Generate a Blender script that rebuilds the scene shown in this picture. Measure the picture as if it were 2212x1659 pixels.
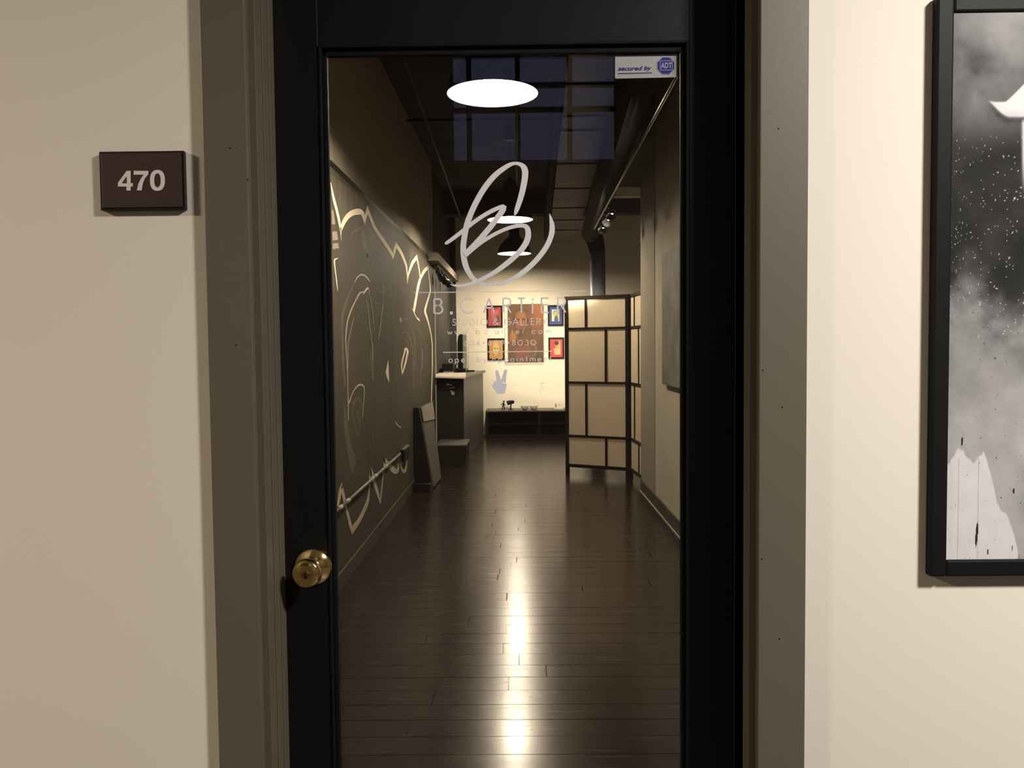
import bpy, bmesh, math, random
import numpy as np
from mathutils import Vector, Matrix, geometry
random.seed(7)
R_ = math.radians
for o in list(bpy.data.objects): bpy.data.objects.remove(o)
SC = bpy.context.scene
COL = SC.collection

# ------------------------------------------------------------------ camera
W_, H_ = 2212, 1659
F_ = 1790.0                      # focal length in pixels
CX, CY = W_/2, H_/2
CAMZ = 1.35
Yc = np.array([17.0, -82.5, F_]); Yc /= np.linalg.norm(Yc)          # room axis in camera space
Zd = np.array([0.0100, 1.0, 0.0]); Zd[2] = -(Zd[0]*Yc[0]+Zd[1]*Yc[1])/Yc[2]; Zd /= np.linalg.norm(Zd)
Xc = np.cross(Zd, Yc)
cam = bpy.data.cameras.new('camera'); camo = bpy.data.objects.new('camera', cam); COL.objects.link(camo)
cam.sensor_width = 36.0; cam.lens = F_/W_*36.0; cam.clip_start = 0.05
rt = Vector((Xc[0], Yc[0], -Zd[0])); up = -Vector((Xc[1], Yc[1], -Zd[1])); bk = -Vector((Xc[2], Yc[2], -Zd[2]))
M = Matrix((rt, up, bk)).transposed().to_4x4(); M.translation = Vector((0, 0, CAMZ))
camo.matrix_world = M
SC.camera = camo
def ray(px, py):
    p = np.array([px-CX, py-CY, F_])
    return Vector((p@Xc, p@Yc, -(p@Zd)))
CAM = Vector((0, 0, CAMZ))
def on_y(px, py, y): r = ray(px, py); return CAM + r*(y/r.y)
def on_x(px, py, x): r = ray(px, py); return CAM + r*(x/r.x)
def on_z(px, py, z): r = ray(px, py); return CAM + r*((z-CAMZ)/r.z)

# ------------------------------------------------------------------ world, exposure, corridor lights
w = bpy.data.worlds.new('dusk'); SC.world = w; w.use_nodes = True
bg = w.node_tree.nodes['Background']; bg.inputs[0].default_value = (0.27, 0.29, 0.50, 1); bg.inputs[1].default_value = 1.05
SC.view_settings.view_transform = 'Standard'; SC.view_settings.look = 'None'
SC.view_settings.gamma = 1.0; SC.view_settings.use_curve_mapping = False
SC.view_settings.exposure = 0.0
CORR_LIGHTS = [((1.65, 0.08, 2.80), 148, (1.0, 0.945, 0.875)), ((-3.6, 0.08, 2.88), 175, (1.0, 0.84, 0.64))]
BULB_L = 1500.0
SPOT_W = 430.0

# ------------------------------------------------------------------ materials
MATS = {}
def mat(name, col, rough=0.6, metal=0.0, spec=0.25, bump=None, bscale=60, var=None, vscale=4, coat=0.0, emit=None, estr=0, stretch=None):
    m = bpy.data.materials.new(name); m.use_nodes = True
    nt = m.node_tree; b = nt.nodes['Principled BSDF']
    b.inputs['Base Color'].default_value = (*col, 1); b.inputs['Roughness'].default_value = rough
    b.inputs['Metallic'].default_value = metal; b.inputs['Specular IOR Level'].default_value = spec
    b.inputs['Coat Weight'].default_value = coat; b.inputs['Coat Roughness'].default_value = 0.15
    if emit: b.inputs['Emission Color'].default_value = (*emit, 1); b.inputs['Emission Strength'].default_value = estr
    if var or bump:
        tc = nt.nodes.new('ShaderNodeTexCoord'); mp = nt.nodes.new('ShaderNodeMapping')
        nt.links.new(tc.outputs['Object'], mp.inputs['Vector'])
        if stretch: mp.inputs['Scale'].default_value = stretch
    if var:
        n = nt.nodes.new('ShaderNodeTexNoise'); n.inputs['Scale'].default_value = vscale; n.inputs['Detail'].default_value = 6
        nt.links.new(mp.outputs[0], n.inputs['Vector'])
        cr = nt.nodes.new('ShaderNodeValToRGB')
        cr.color_ramp.elements[0].position = 0.3; cr.color_ramp.elements[1].position = 0.7
        cr.color_ramp.elements[0].color = (*col, 1); cr.color_ramp.elements[1].color = (*var, 1)
        nt.links.new(n.outputs['Fac'], cr.inputs[0]); nt.links.new(cr.outputs[0], b.inputs['Base Color'])
    if bump:
        n2 = nt.nodes.new('ShaderNodeTexNoise'); n2.inputs['Scale'].default_value = bscale; n2.inputs['Detail'].default_value = 4
        nt.links.new(mp.outputs[0], n2.inputs['Vector'])
        bp = nt.nodes.new('ShaderNodeBump'); bp.inputs['Strength'].default_value = bump; bp.inputs['Distance'].default_value = 0.004
        nt.links.new(n2.outputs['Fac'], bp.inputs['Height']); nt.links.new(bp.outputs[0], b.inputs['Normal'])
    MATS[name] = m
    return m
def vcol_mat(name, rough=0.7, spec=0.3, bump=0.0):
    m = bpy.data.materials.new(name); m.use_nodes = True; nt = m.node_tree; b = nt.nodes['Principled BSDF']
    a = nt.nodes.new('ShaderNodeVertexColor'); a.layer_name = 'paint'
    nt.links.new(a.outputs['Color'], b.inputs['Base Color'])
    b.inputs['Roughness'].default_value = rough; b.inputs['Specular IOR Level'].default_value = spec
    MATS[name] = m; return m
mat('corridor_paint', (0.66, 0.61, 0.53), 0.75, bump=0.035, bscale=220, spec=0.25)
mat('casing_paint', (0.100, 0.086, 0.062), 0.45, bump=0.03, bscale=90, spec=0.4)
mat('door_black', (0.006, 0.006, 0.0063), 0.42, bump=0.05, bscale=120, spec=0.22)
mat('bead_black', (0.008, 0.008, 0.009), 0.6, spec=0.06)
mat('brass', (0.86, 0.62, 0.26), 0.13, metal=1.0)
mat('brass_dark', (0.35, 0.24, 0.1), 0.3, metal=1.0)
mat('void_black', (0.004, 0.004, 0.004), 0.6, spec=0.10)
mat('vinyl_grey', (0.60, 0.585, 0.60), 0.55)
mat('vinyl_blue', (0.56, 0.58, 0.62), 0.55)
mat('sticker_white', (0.29, 0.29, 0.28), 0.5)
mat('sticker_navy', (0.010, 0.009, 0.13), 0.5)
mat('sticker_pale', (0.24, 0.24, 0.40), 0.5)
mat('sign_maroon', (0.040, 0.022, 0.021), 0.38, spec=0.4)
mat('sign_edge', (0.012, 0.008, 0.008), 0.4)
mat('sign_number', (0.62, 0.55, 0.54), 0.5)
mat('frame_black', (0.007, 0.007, 0.007), 0.5, spec=0.10)
vcol_mat('canvas_paint', 0.65, 0.08)
vcol_mat('print_paint', 0.6, 0.3)
mat('studio_white', (0.72, 0.66, 0.55), 0.8, bump=0.1, bscale=150)
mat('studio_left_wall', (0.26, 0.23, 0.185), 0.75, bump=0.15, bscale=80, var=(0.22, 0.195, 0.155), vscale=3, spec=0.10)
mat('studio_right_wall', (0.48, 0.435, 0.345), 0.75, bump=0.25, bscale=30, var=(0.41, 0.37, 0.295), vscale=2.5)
mat('wall_shade_tone', (0.24, 0.21, 0.165), 0.8, bump=0.3, bscale=40)  # darkened wall colour that paints in a shaded strip
mat('niche_grey', (0.05, 0.048, 0.045), 0.7, spec=0.10)
mat('ceiling_dark', (0.055, 0.052, 0.049), 0.85, var=(0.042, 0.039, 0.036), vscale=2, spec=0.10)
mat('baseboard_grey', (0.055, 0.049, 0.040), 0.45)
mat('caulk_pale', (0.36, 0.34, 0.29), 0.6)
mat('mural_base', (0.048, 0.0425, 0.033), 0.6, var=(0.060, 0.053, 0.041), vscale=2.2, bump=0.08, bscale=60, stretch=(1, 1, 0.35), spec=0.10)
mat('mural_cream', (0.84, 0.75, 0.59), 0.6, spec=0.10)
mat('mural_mid', (0.27, 0.238, 0.186), 0.6, spec=0.10)
mat('mural_pale', (0.47, 0.42, 0.335), 0.6, spec=0.10)
mat('mural_dim', (0.108, 0.096, 0.076), 0.6, spec=0.10)
mat('mural_smear', (0.125, 0.110, 0.086), 0.6, var=(0.055, 0.048, 0.037), vscale=7, stretch=(1, 1.4, 0.3), spec=0.10)
mat('mural_trim', (0.016, 0.013, 0.009), 0.5, spec=0.10)
mat('conduit_pale', (0.15, 0.138, 0.115), 0.4)
mat('pipe_dim', (0.06, 0.055, 0.047), 0.6)
mat('conduit_joint', (0.36, 0.34, 0.30), 0.4)
mat('duct_panel', (0.14, 0.133, 0.122), 0.6, var=(0.11, 0.105, 0.097), vscale=3, spec=0.10)
mat('duct_dark', (0.009, 0.009, 0.010), 0.9, spec=0.10)
mat('pipe_blue', (0.10, 0.105, 0.12), 0.4, metal=0.3)
mat('steel', (0.30, 0.28, 0.24), 0.35, metal=1.0)
mat('black_metal', (0.012, 0.012, 0.014), 0.35, spec=0.10)
mat('shade_black', (0.014, 0.014, 0.018), 0.35, spec=0.10)
mat('shade_white', (0.85, 0.82, 0.75), 0.6)
mat('bulb', (1, 1, 1), 0.5, emit=(1.0, 0.84, 0.64), estr=BULB_L)
mat('spot_bulb', (1, 1, 1), 0.5, emit=(1.0, 0.85, 0.62), estr=14)
mat('spot_reflector', (0.8, 0.78, 0.7), 0.2, metal=1.0)
mat('screen_frame', (0.010, 0.007, 0.005), 0.4, spec=0.10)
mat('bench_black', (0.006, 0.006, 0.0055), 0.4, spec=0.10)
mat('bench_top', (0.055, 0.048, 0.040), 0.35)
mat('counter_black', (0.010, 0.0097, 0.009), 0.5, spec=0.10)
mat('counter_grey', (0.105, 0.101, 0.088), 0.45, bump=0.05, var=(0.09, 0.086, 0.075), vscale=5)
mat('counter_top', (0.11, 0.103, 0.09), 0.4)
mat('chalk', (0.42, 0.40, 0.36), 0.8)
mat('white_sheet', (0.66, 0.60, 0.50), 0.6)
mat('wedge_grey', (0.12, 0.11, 0.088), 0.6, var=(0.065, 0.06, 0.048), vscale=6, stretch=(1, 1, 0.4), spec=0.10)
mat('wedge_pale', (0.24, 0.22, 0.17), 0.6, var=(0.17, 0.155, 0.12), vscale=9)
mat('wedge_black', (0.007, 0.0068, 0.0055), 0.6, spec=0.10)
mat('plinth_top', (0.08, 0.077, 0.07), 0.45, var=(0.13, 0.125, 0.112), vscale=8)
mat('plastic_black', (0.010, 0.010, 0.010), 0.4, spec=0.10)
mat('monitor_grey', (0.62, 0.58, 0.50), 0.5)
mat('cable_pale', (0.5, 0.48, 0.42), 0.5)
mat('tape_yellow', (0.42, 0.34, 0.13), 0.6)
mat('card_grey', (0.35, 0.34, 0.31), 0.6)
mat('ceramic', (0.46, 0.42, 0.35), 0.4)
mat('outlet_white', (0.68, 0.62, 0.50), 0.5)
mat('sketch_grey', (0.40, 0.36, 0.28), 0.8)
mat('right_canvas', (0.10, 0.094, 0.078), 0.6, var=(0.20, 0.187, 0.157), vscale=5, bump=0.3, bscale=30)
mat('corridor_floor', (0.05, 0.042, 0.035), 0.4)
mat('corridor_far', (0.070, 0.058, 0.044), 0.8)
mat('corridor_ceiling', (0.42, 0.39, 0.34), 0.8)
mat('muntin', (0.02, 0.02, 0.02), 0.5)
mat('fixture_white', (0.8, 0.8, 0.78), 0.5)
mat('seam_dark', (0.012, 0.010, 0.008), 0.6)

def plank_mat():
    m = bpy.data.materials.new('plank_wood'); m.use_nodes = True; nt = m.node_tree; b = nt.nodes['Principled BSDF']
    tc = nt.nodes.new('ShaderNodeTexCoord'); mp = nt.nodes.new('ShaderNodeMapping'); mp.inputs['Scale'].default_value = (1.2, 22, 1)
    oi = nt.nodes.new('ShaderNodeObjectInfo'); ad = nt.nodes.new('ShaderNodeVectorMath'); ad.operation = 'ADD'
    sc = nt.nodes.new('ShaderNodeVectorMath'); sc.operation = 'SCALE'; sc.inputs['Scale'].default_value = 37.0
    cb = nt.nodes.new('ShaderNodeCombineXYZ'); nt.links.new(oi.outputs['Random'], cb.inputs[0]); nt.links.new(oi.outputs['Random'], cb.inputs[1])
    nt.links.new(cb.outputs[0], sc.inputs[0]); nt.links.new(tc.outputs['Object'], mp.inputs[0])
    nt.links.new(mp.outputs[0], ad.inputs[0]); nt.links.new(sc.outputs[0], ad.inputs[1])
    n = nt.nodes.new('ShaderNodeTexNoise'); n.inputs['Scale'].default_value = 2.2; n.inputs['Detail'].default_value = 7
    nt.links.new(ad.outputs[0], n.inputs['Vector'])
    cr = nt.nodes.new('ShaderNodeValToRGB')
    cr.color_ramp.elements[0].position = 0.25; cr.color_ramp.elements[0].color = (0.011, 0.0073, 0.0050, 1)
    cr.color_ramp.elements[1].position = 0.75; cr.color_ramp.elements[1].color = (0.022, 0.0147, 0.0100, 1)
    nt.links.new(n.outputs['Fac'], cr.inputs[0]); nt.links.new(cr.outputs[0], b.inputs['Base Color'])
    rr = nt.nodes.new('ShaderNodeMapRange'); rr.inputs['To Min'].default_value = 0.21; rr.inputs['To Max'].default_value = 0.31
    nt.links.new(n.outputs['Fac'], rr.inputs['Value']); nt.links.new(rr.outputs[0], b.inputs['Roughness'])
    bp = nt.nodes.new('ShaderNodeBump'); bp.inputs['Strength'].default_value = 0.02; bp.inputs['Distance'].default_value = 0.002
    nt.links.new(n.outputs['Fac'], bp.inputs['Height']); nt.links.new(bp.outputs[0], b.inputs['Normal'])
    b.inputs['Specular IOR Level'].default_value = 0.17
    tg = nt.nodes.new('ShaderNodeCombineXYZ'); tg.inputs[1].default_value = 1.0
    nt.links.new(tg.outputs[0], b.inputs['Tangent']); b.inputs['Anisotropic'].default_value = 0.7     # brushed along the board
    b.inputs['Coat Weight'].default_value = 0.20; b.inputs['Coat Roughness'].default_value = 0.17; b.inputs['Coat IOR'].default_value = 1.45
    MATS['plank_wood'] = m
plank_mat()
def glass_mat():
    m = bpy.data.materials.new('pane_glass'); m.use_nodes = True; nt = m.node_tree
    for n in list(nt.nodes):
        if n.type != 'OUTPUT_MATERIAL': nt.nodes.remove(n)
    out = [n for n in nt.nodes if n.type == 'OUTPUT_MATERIAL'][0]
    tr = nt.nodes.new('ShaderNodeBsdfTransparent'); tr.inputs[0].default_value = (0.97, 0.975, 0.965, 1)
    gl = nt.nodes.new('ShaderNodeBsdfGlossy'); gl.inputs['Roughness'].default_value = 0.0
    lw = nt.nodes.new('ShaderNodeLayerWeight'); lw.inputs['Blend'].default_value = 0.5
    pw = nt.nodes.new('ShaderNodeMath'); pw.operation = 'POWER'; pw.inputs[1].default_value = 5
    ma = nt.nodes.new('ShaderNodeMath'); ma.operation = 'MULTIPLY_ADD'; ma.inputs[1].default_value = 0.96; ma.inputs[2].default_value = 0.036
    mx = nt.nodes.new('ShaderNodeMixShader')
    nt.links.new(lw.outputs['Facing'], pw.inputs[0]); nt.links.new(pw.outputs[0], ma.inputs[0]); nt.links.new(ma.outputs[0], mx.inputs[0])
    nt.links.new(tr.outputs[0], mx.inputs[1]); nt.links.new(gl.outputs[0], mx.inputs[2]); nt.links.new(mx.outputs[0], out.inputs[0])
    MATS['pane_glass'] = m
glass_mat()
def paper_mat():
    m = bpy.data.materials.new('screen_paper'); m.use_nodes = True; nt = m.node_tree; b = nt.nodes['Principled BSDF']
    b.inputs['Base Color'].default_value = (0.66, 0.56, 0.41, 1); b.inputs['Roughness'].default_value = 0.8
    tl = nt.nodes.new('ShaderNodeBsdfTranslucent'); tl.inputs[0].default_value = (0.64, 0.54, 0.39, 1)
    mx = nt.nodes.new('ShaderNodeMixShader'); mx.inputs[0].default_value = 0.22
    out = [n for n in nt.nodes if n.type == 'OUTPUT_MATERIAL'][0]
    nt.links.new(b.outputs[0], mx.inputs[1]); nt.links.new(tl.outputs[0], mx.inputs[2]); nt.links.new(mx.outputs[0], out.inputs[0])
    MATS['screen_paper'] = m
paper_mat()

# ------------------------------------------------------------------ object helpers
def wloc(o):
    v = Vector(o.location)
    while o.parent: o = o.parent; v += o.location
    return v
def props(o, label=None, cat=None, group=None, kind=None, category=None):
    cat = cat or category
    if label: o['label'] = label
    if cat: o['category'] = cat
    if group: o['group'] = group
    if kind: o['kind'] = kind
    return o
def empty(name, loc, label=None, cat=None, group=None, kind=None):
    o = bpy.data.objects.new(name, None); COL.objects.link(o); o.location = loc; o.empty_display_size = 0.1
    return props(o, label, cat, group, kind)
def link_mesh(name, me, m, parent=None, smooth=False, bevel=0, loc=None, **kw):
    for mm in (m if isinstance(m, (list, tuple)) else [m]): me.materials.append(MATS[mm])
    if smooth: me.shade_smooth()
    o = bpy.data.objects.new(name, me); COL.objects.link(o)
    if parent: o.parent = parent
    if loc is not None: o.location = Vector(loc) - (wloc(parent) if parent else Vector())
    if bevel:
        b = o.modifiers.new('bevel', 'BEVEL'); b.width = bevel; b.segments = 2; b.limit_method = 'ANGLE'; b.angle_limit = R_(40)
    return props(o, **kw)
class MB:
    def __init__(s): s.v = []; s.f = []; s.mi = []
    def add(s, vs, fs, mi=0):
        n = len(s.v); s.v += [Vector(v) for v in vs]; s.f += [tuple(i+n for i in f) for f in fs]; s.mi += [mi]*len(fs); return s
    def box(s, x0, x1, y0, y1, z0, z1, mi=0):
        return s.hexa([(x0,y0,z0),(x1,y0,z0),(x1,y1,z0),(x0,y1,z0),(x0,y0,z1),(x1,y0,z1),(x1,y1,z1),(x0,y1,z1)], mi)
    def hexa(s, p, mi=0):
        return s.add(p, [(0,3,2,1),(4,5,6,7),(0,1,5,4),(1,2,6,5),(2,3,7,6),(3,0,4,7)], mi)
    def tube(s, pts, r, n=10, mi=0, caps=True):
        pts = [Vector(p) for p in pts]; rs = r if isinstance(r, (list, tuple)) else [r]*len(pts)
        vs = []; fs = []
        t0 = (pts[1]-pts[0]).normalized(); a = Vector((0, 0, 1)) if abs(t0.z) < 0.9 else Vector((1, 0, 0))
        for i, p in enumerate(pts):
            if i == 0: t = pts[1]-pts[0]
            elif i == len(pts)-1: t = pts[-1]-pts[-2]
            else: t = (pts[i+1]-p).normalized()+(p-pts[i-1]).normalized()
            t.normalize(); u = a.cross(t).normalized(); v = t.cross(u); a = v
            for k in range(n):
                th = 2*math.pi*k/n; vs.append(p+(u*math.cos(th)+v*math.sin(th))*rs[i])
        for i in range(len(pts)-1):
            for k in range(n): fs.append((i*n+k, i*n+(k+1) % n, (i+1)*n+(k+1) % n, (i+1)*n+k))
        if caps: fs.append(tuple(range(n))[::-1]); fs.append(tuple((len(pts)-1)*n+k for k in range(n)))
        return s.add(vs, fs, mi)
    def lathe(s, prof, c, n=32, axis='z', mi=0, flip=False):
        c = Vector(c); vs = []; fs = []
        for (r, h) in prof:
            for k in range(n):
                th = 2*math.pi*k/n; a, b = r*math.cos(th), r*math.sin(th)
                if axis == 'z': vs.append(c+Vector((a, b, h)))
                elif axis == 'y': vs.append(c+Vector((a, h, b)))
                else: vs.append(c+Vector((h, a, b)))
        for i in range(len(prof)-1):
            for k in range(n):
                q = (i*n+k, i*n+(k+1) % n, (i+1)*n+(k+1) % n, (i+1)*n+k); fs.append(q[::-1] if flip else q)
        return s.add(vs, fs, mi)
    def build(s, name, m, parent=None, smooth=False, bevel=0, **kw):
        lo = Vector([min(v[i] for v in s.v) for i in range(3)]); hi = Vector([max(v[i] for v in s.v) for i in range(3)])
        c = (lo+hi)/2
        me = bpy.data.meshes.new(name); me.from_pydata([v-c for v in s.v], [], s.f)
        for p, k in zip(me.polygons, s.mi): p.material_index = k
        bm = bmesh.new(); bm.from_mesh(me); bmesh.ops.remove_doubles(bm, verts=bm.verts, dist=1e-6)
        bmesh.ops.recalc_face_normals(bm, faces=bm.faces); bm.to_mesh(me); bm.free()
        return link_mesh(name, me, m, parent, smooth, bevel, loc=c, **kw)
def box(name, x0, x1, y0, y1, z0, z1, m, parent=None, **kw):
    return MB().box(x0, x1, y0, y1, z0, z1).build(name, m, parent, **kw)
def copy_tree(o, parent=None):
    c = o.copy(); COL.objects.link(c); c.parent = parent
    for ch in list(o.children): copy_tree(ch, c)
    return c

# flat marks: strokes and polygons given in photo pixels, laid on a real surface by `pm` (pixel -> point)
def catmull(pts, n=6):
    P = [np.array(p, float) for p in pts]
    if len(P) < 3: return [tuple(p) for p in P]
    Q = [2*P[0]-P[1]]+P+[2*P[-1]-P[-2]]; out = []
    for i in range(1, len(Q)-2):
        for k in range(n):
            t = k/n; a, b, c, d = Q[i-1], Q[i], Q[i+1], Q[i+2]
            out.append(tuple(0.5*((2*b)+(c-a)*t+(2*a-5*b+4*c-d)*t*t+(3*b-a-3*c+d)*t**3)))
    out.append(tuple(P[-1])); return out
def stroke_quads(pts):
    """pts: (x,y,w) -> vertices (px) and quad faces, ends butt"""
    vs = []; fs = []; n = len(pts)
    for i, (x, y, w) in enumerate(pts):
        p = np.array((x, y)); a = np.array(pts[max(i-1, 0)][:2]); b = np.array(pts[min(i+1, n-1)][:2])
        t1 = p-a; t2 = b-p
        l1 = np.linalg.norm(t1); l2 = np.linalg.norm(t2)
        t = (t1/l1 if l1 > 1e-9 else 0)+(t2/l2 if l2 > 1e-9 else 0)
        L = np.linalg.norm(t); t = t/L if L > 1e-6 else np.array((1.0, 0)); nn = np.array((-t[1], t[0]))
        k = 1.0
        if l1 > 1e-9 and l2 > 1e-9:
            c = float(np.clip(np.dot(t1/l1, t), 0.5, 1)); k = 1/c
        vs += [tuple(p+nn*w/2*k), tuple(p-nn*w/2*k)]
    for i in range(n-1): fs.append((2*i, 2*i+1, 2*i+3, 2*i+2))
    return vs, fs
def disc(cx, cy, r, n=16): return [(cx+r*math.cos(2*math.pi*k/n), cy+r*math.sin(2*math.pi*k/n)) for k in range(n)]
class Flat:
    def __init__(s, pm): s.pm = pm; s.mb = MB()
    def stroke(s, pts, smooth=0, closed=False):
        if closed: pts = list(pts)+[pts[0]]
        if smooth: pts = catmull(pts, smooth); pts = [(x, y, max(w, 0.05)) for x, y, w in pts]
        vs, fs = stroke_quads(pts); s.mb.add([s.pm(*v) for v in vs], fs); return s
    def poly(s, pts):
        tr = geometry.tessellate_polygon([[Vector((x, y, 0)) for x, y in pts]])
        s.mb.add([s.pm(*v) for v in pts], [tuple(t) for t in tr]); return s
    def build(s, name, m, parent=None, **kw): return s.mb.build(name, m, parent, **kw)

def text_px(txt, box_px, pm, name, m, parent, bold=0.0, shear=0.0, rise=0.0):
    """built-in font text fitted to a pixel box (x0,y_base,x1,y_top)"""
    cu = bpy.data.curves.new('t', 'FONT'); cu.body = txt; cu.offset = bold; cu.resolution_u = 4; cu.shear = shear
    ob = bpy.data.objects.new('t', cu); COL.objects.link(ob)
    dg = bpy.context.evaluated_depsgraph_get(); dg.update()
    me = ob.evaluated_get(dg).to_mesh()
    vs = [v.co.copy() for v in me.vertices]; fs = [tuple(p.vertices) for p in me.polygons]
    ob.evaluated_get(dg).to_mesh_clear(); bpy.data.objects.remove(ob); bpy.data.curves.remove(cu)
    xa = min(v.x for v in vs); xb = max(v.x for v in vs); ya = min(v.y for v in vs); yb = max(v.y for v in vs)
    x0, y0, x1, y1 = box_px
    out = []
    for v in vs:
        u = (v.x-xa)/(xb-xa); t = (v.y-ya)/(yb-ya)
        out.append(pm(x0+u*(x1-x0), y0+t*(y1-y0)-rise*u))
    return MB().add(out, fs).build(name, m, parent)

# vertex painted flat artwork
def vnoise(x, y, seed=0):
    xi = np.floor(x).astype(int); yi = np.floor(y).astype(int); xf = x-xi; yf = y-yi
    def h(a, b):
        n = (a*374761393+b*668265263+seed*1442695041) & 0x7fffffff
        n = ((n ^ (n >> 13))*1274126177) & 0x7fffffff
        return ((n ^ (n >> 16)) & 0xffff)/65535.0
    u = xf*xf*(3-2*xf); v = yf*yf*(3-2*yf)
    return (h(xi, yi)*(1-u)+h(xi+1, yi)*u)*(1-v)+(h(xi, yi+1)*(1-u)+h(xi+1, yi+1)*u)*v
def fbm(x, y, o=5, seed=0):
    s = 0; a = 0.5; t = 0
    for i in range(o): s = s+a*vnoise(x*2**i, y*2**i, seed+i*17); t += a; a *= 0.5
    return s/t
def sstep(a, b, x): t = np.clip((x-a)/(b-a), 0, 1); return t*t*(3-2*t)
def painted(name, P00, P10, P01, nx, ny, fn, m, parent, upow=1.0, **kw):
    """grid from corner P00 (u=0 left, v=0 top) to P10 (right) and P01 (bottom); fn(U,V)->(...,3) linear colour"""
    U, V = np.meshgrid(np.linspace(0, 1, nx)**upow, np.linspace(0, 1, ny))
    col = np.clip(fn(U, V), 0, 1)
    P00, P10, P01 = [np.array(p) for p in (P00, P10, P01)]
    pts = P00+U[..., None]*(P10-P00)+V[..., None]*(P01-P00); c = pts.reshape(-1, 3).mean(0)
    idx = np.arange(nx*ny).reshape(ny, nx)
    q = np.stack([idx[1:, :-1], idx[1:, 1:], idx[:-1, 1:], idx[:-1, :-1]], -1).reshape(-1, 4)
    me = bpy.data.meshes.new(name); me.from_pydata((pts.reshape(-1, 3)-c).tolist(), [], q.tolist())
    at = me.color_attributes.new('paint', 'FLOAT_COLOR', 'POINT')
    at.data.foreach_set('color', np.concatenate([col.reshape(-1, 3), np.ones((nx*ny, 1))], 1).astype(np.float32).ravel())
    return link_mesh(name, me, m, parent, loc=Vector(c), **kw)
def lin(r, g, b): return np.array([((c/255)/12.92 if c/255 <= 0.04045 else ((c/255+0.055)/1.055)**2.4) for c in (r, g, b)])
def mixc(a, b, t): return a*(1-t[..., None])+b*t[..., None]

# ------------------------------------------------------------------ dimensions (metres)
YW = 1.477                       # corridor face of the wall
YD = 1.577                       # corridor face of the door
YG = YD+0.016                    # corridor face of the glass
YR = 1.62                        # studio face of the wall
XL, XR = -1.026, 1.116           # studio side walls
YB = 12.5                        # studio back wall
YE = 7.64                        # end of studio right wall
ZC = 3.50                        # studio ceiling
XFAR = 3.6
DL = on_y(606, 747, YD).x; DR = on_y(1591.5, 747, YD).x
GL = on_y(721, 747, YG).x; GR = on_y(1468, 747, YG).x; GT = on_y(1090, 121, YG).z
CL = on_y(545, 747, YW-0.018).x; CLo = on_y(449, 747, YW-0.018).x
CR = on_y(1640, 747, YW-0.018).x; CRo = on_y(1744, 747, YW-0.018).x
DTOP = 2.13
S = 'structure'

# ------------------------------------------------------------------ structure: corridor
OL, OR_ = CL+0.012, CR-0.012     # jamb faces
mb = MB()
mb.box(-4.6, OL-0.02, YW, YR, 0, 3.4).box(OR_+0.02, 3.6, YW, YR, 0, 3.4).box(OL-0.02, OR_+0.02, YW, YR, DTOP+0.03, 3.4)
mb.build('wall_front', 'corridor_paint', kind=S, label='cream corridor wall around the black glazed door')
box('floor_corridor', -4.6, 3.6, -1.6, YW, -0.05, 0.0, 'corridor_floor', kind=S, label='dark corridor floor')
box('ceiling_corridor', -4.6, 3.6, -1.6, YW, 3.4, 3.5, 'corridor_ceiling', kind=S)
# opposite wall with the dusk window that the glass reflects
VD = 2*YG+1.6
wx0 = on_y(978, 345, VD).x; wx1 = on_y(1332, 345, VD).x; wz0 = on_y(1150, 345, VD).z; wz1 = 3.34
mb = MB(); mb.box(-4.6, wx0, -1.72, -1.6, 0, 3.5).box(wx1, 3.6, -1.72, -1.6, 0, 3.5).box(wx0, wx1, -1.72, -1.6, 0, wz0).box(wx0, wx1, -1.72, -1.6, wz1, 3.5)
mb.build('wall_back_corridor', 'corridor_far', kind=S, label='dark wall on the other side of the corridor')
wn = empty('window_1', ((wx0+wx1)/2, -1.66, wz0), kind=S, label='dusk blue window with dark bars across the corridor')
for t in (0.10, 0.40, 0.72):
    x = wx0+(wx1-wx0)*t; box('muntin', x-0.014, x+0.014, -1.68, -1.64, wz0, wz1, 'muntin', wn)
for z in (wz0+0.30, wz0+0.44): box('muntin', wx0, wx1, -1.685, -1.645, z-0.012, z+0.012, 'muntin', wn)
box('pane', wx0, wx1, -1.664, -1.658, wz0, wz1, 'pane_glass', wn)
box('wall_left_corridor', -4.7, -4.6, -1.72, YR, 0, 3.5, 'corridor_far', kind=S)
box('wall_right_corridor', 3.6, 3.7, -1.72, YR, 0, 3.5, 'corridor_far', kind=S)
for (p, wt, c) in CORR_LIGHTS:
    side = 'above the black framed painting' if p[0] > 0 else 'on the number sign side of the door'
    t = empty('ceiling_light', p, 'round white ceiling light %s' % side, 'ceiling light', 'corridor ceiling lights')
    mb = MB(); mb.lathe([(0.0, 0.12), (0.17, 0.12), (0.18, 0.10), (0.18, 0.02), (0.165, 0.02), (0.165, 0.08), (0.0, 0.08)], p, 32)
    mb.build('housing', 'fixture_white', t, smooth=False)
    mb = MB(); mb.tube([(p[0], p[1], p[2]+0.12), (p[0], p[1], 3.4)], 0.012); mb.build('stem', 'fixture_white', t)
    L = bpy.data.lights.new('corridor_lamp', 'AREA'); L.shape = 'DISK'; L.size = 0.33; L.energy = wt; L.color = c
    lo = bpy.data.objects.new('corridor_lamp', L); COL.objects.link(lo); lo.parent = t; lo.location = (0, 0, 0.015)

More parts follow.
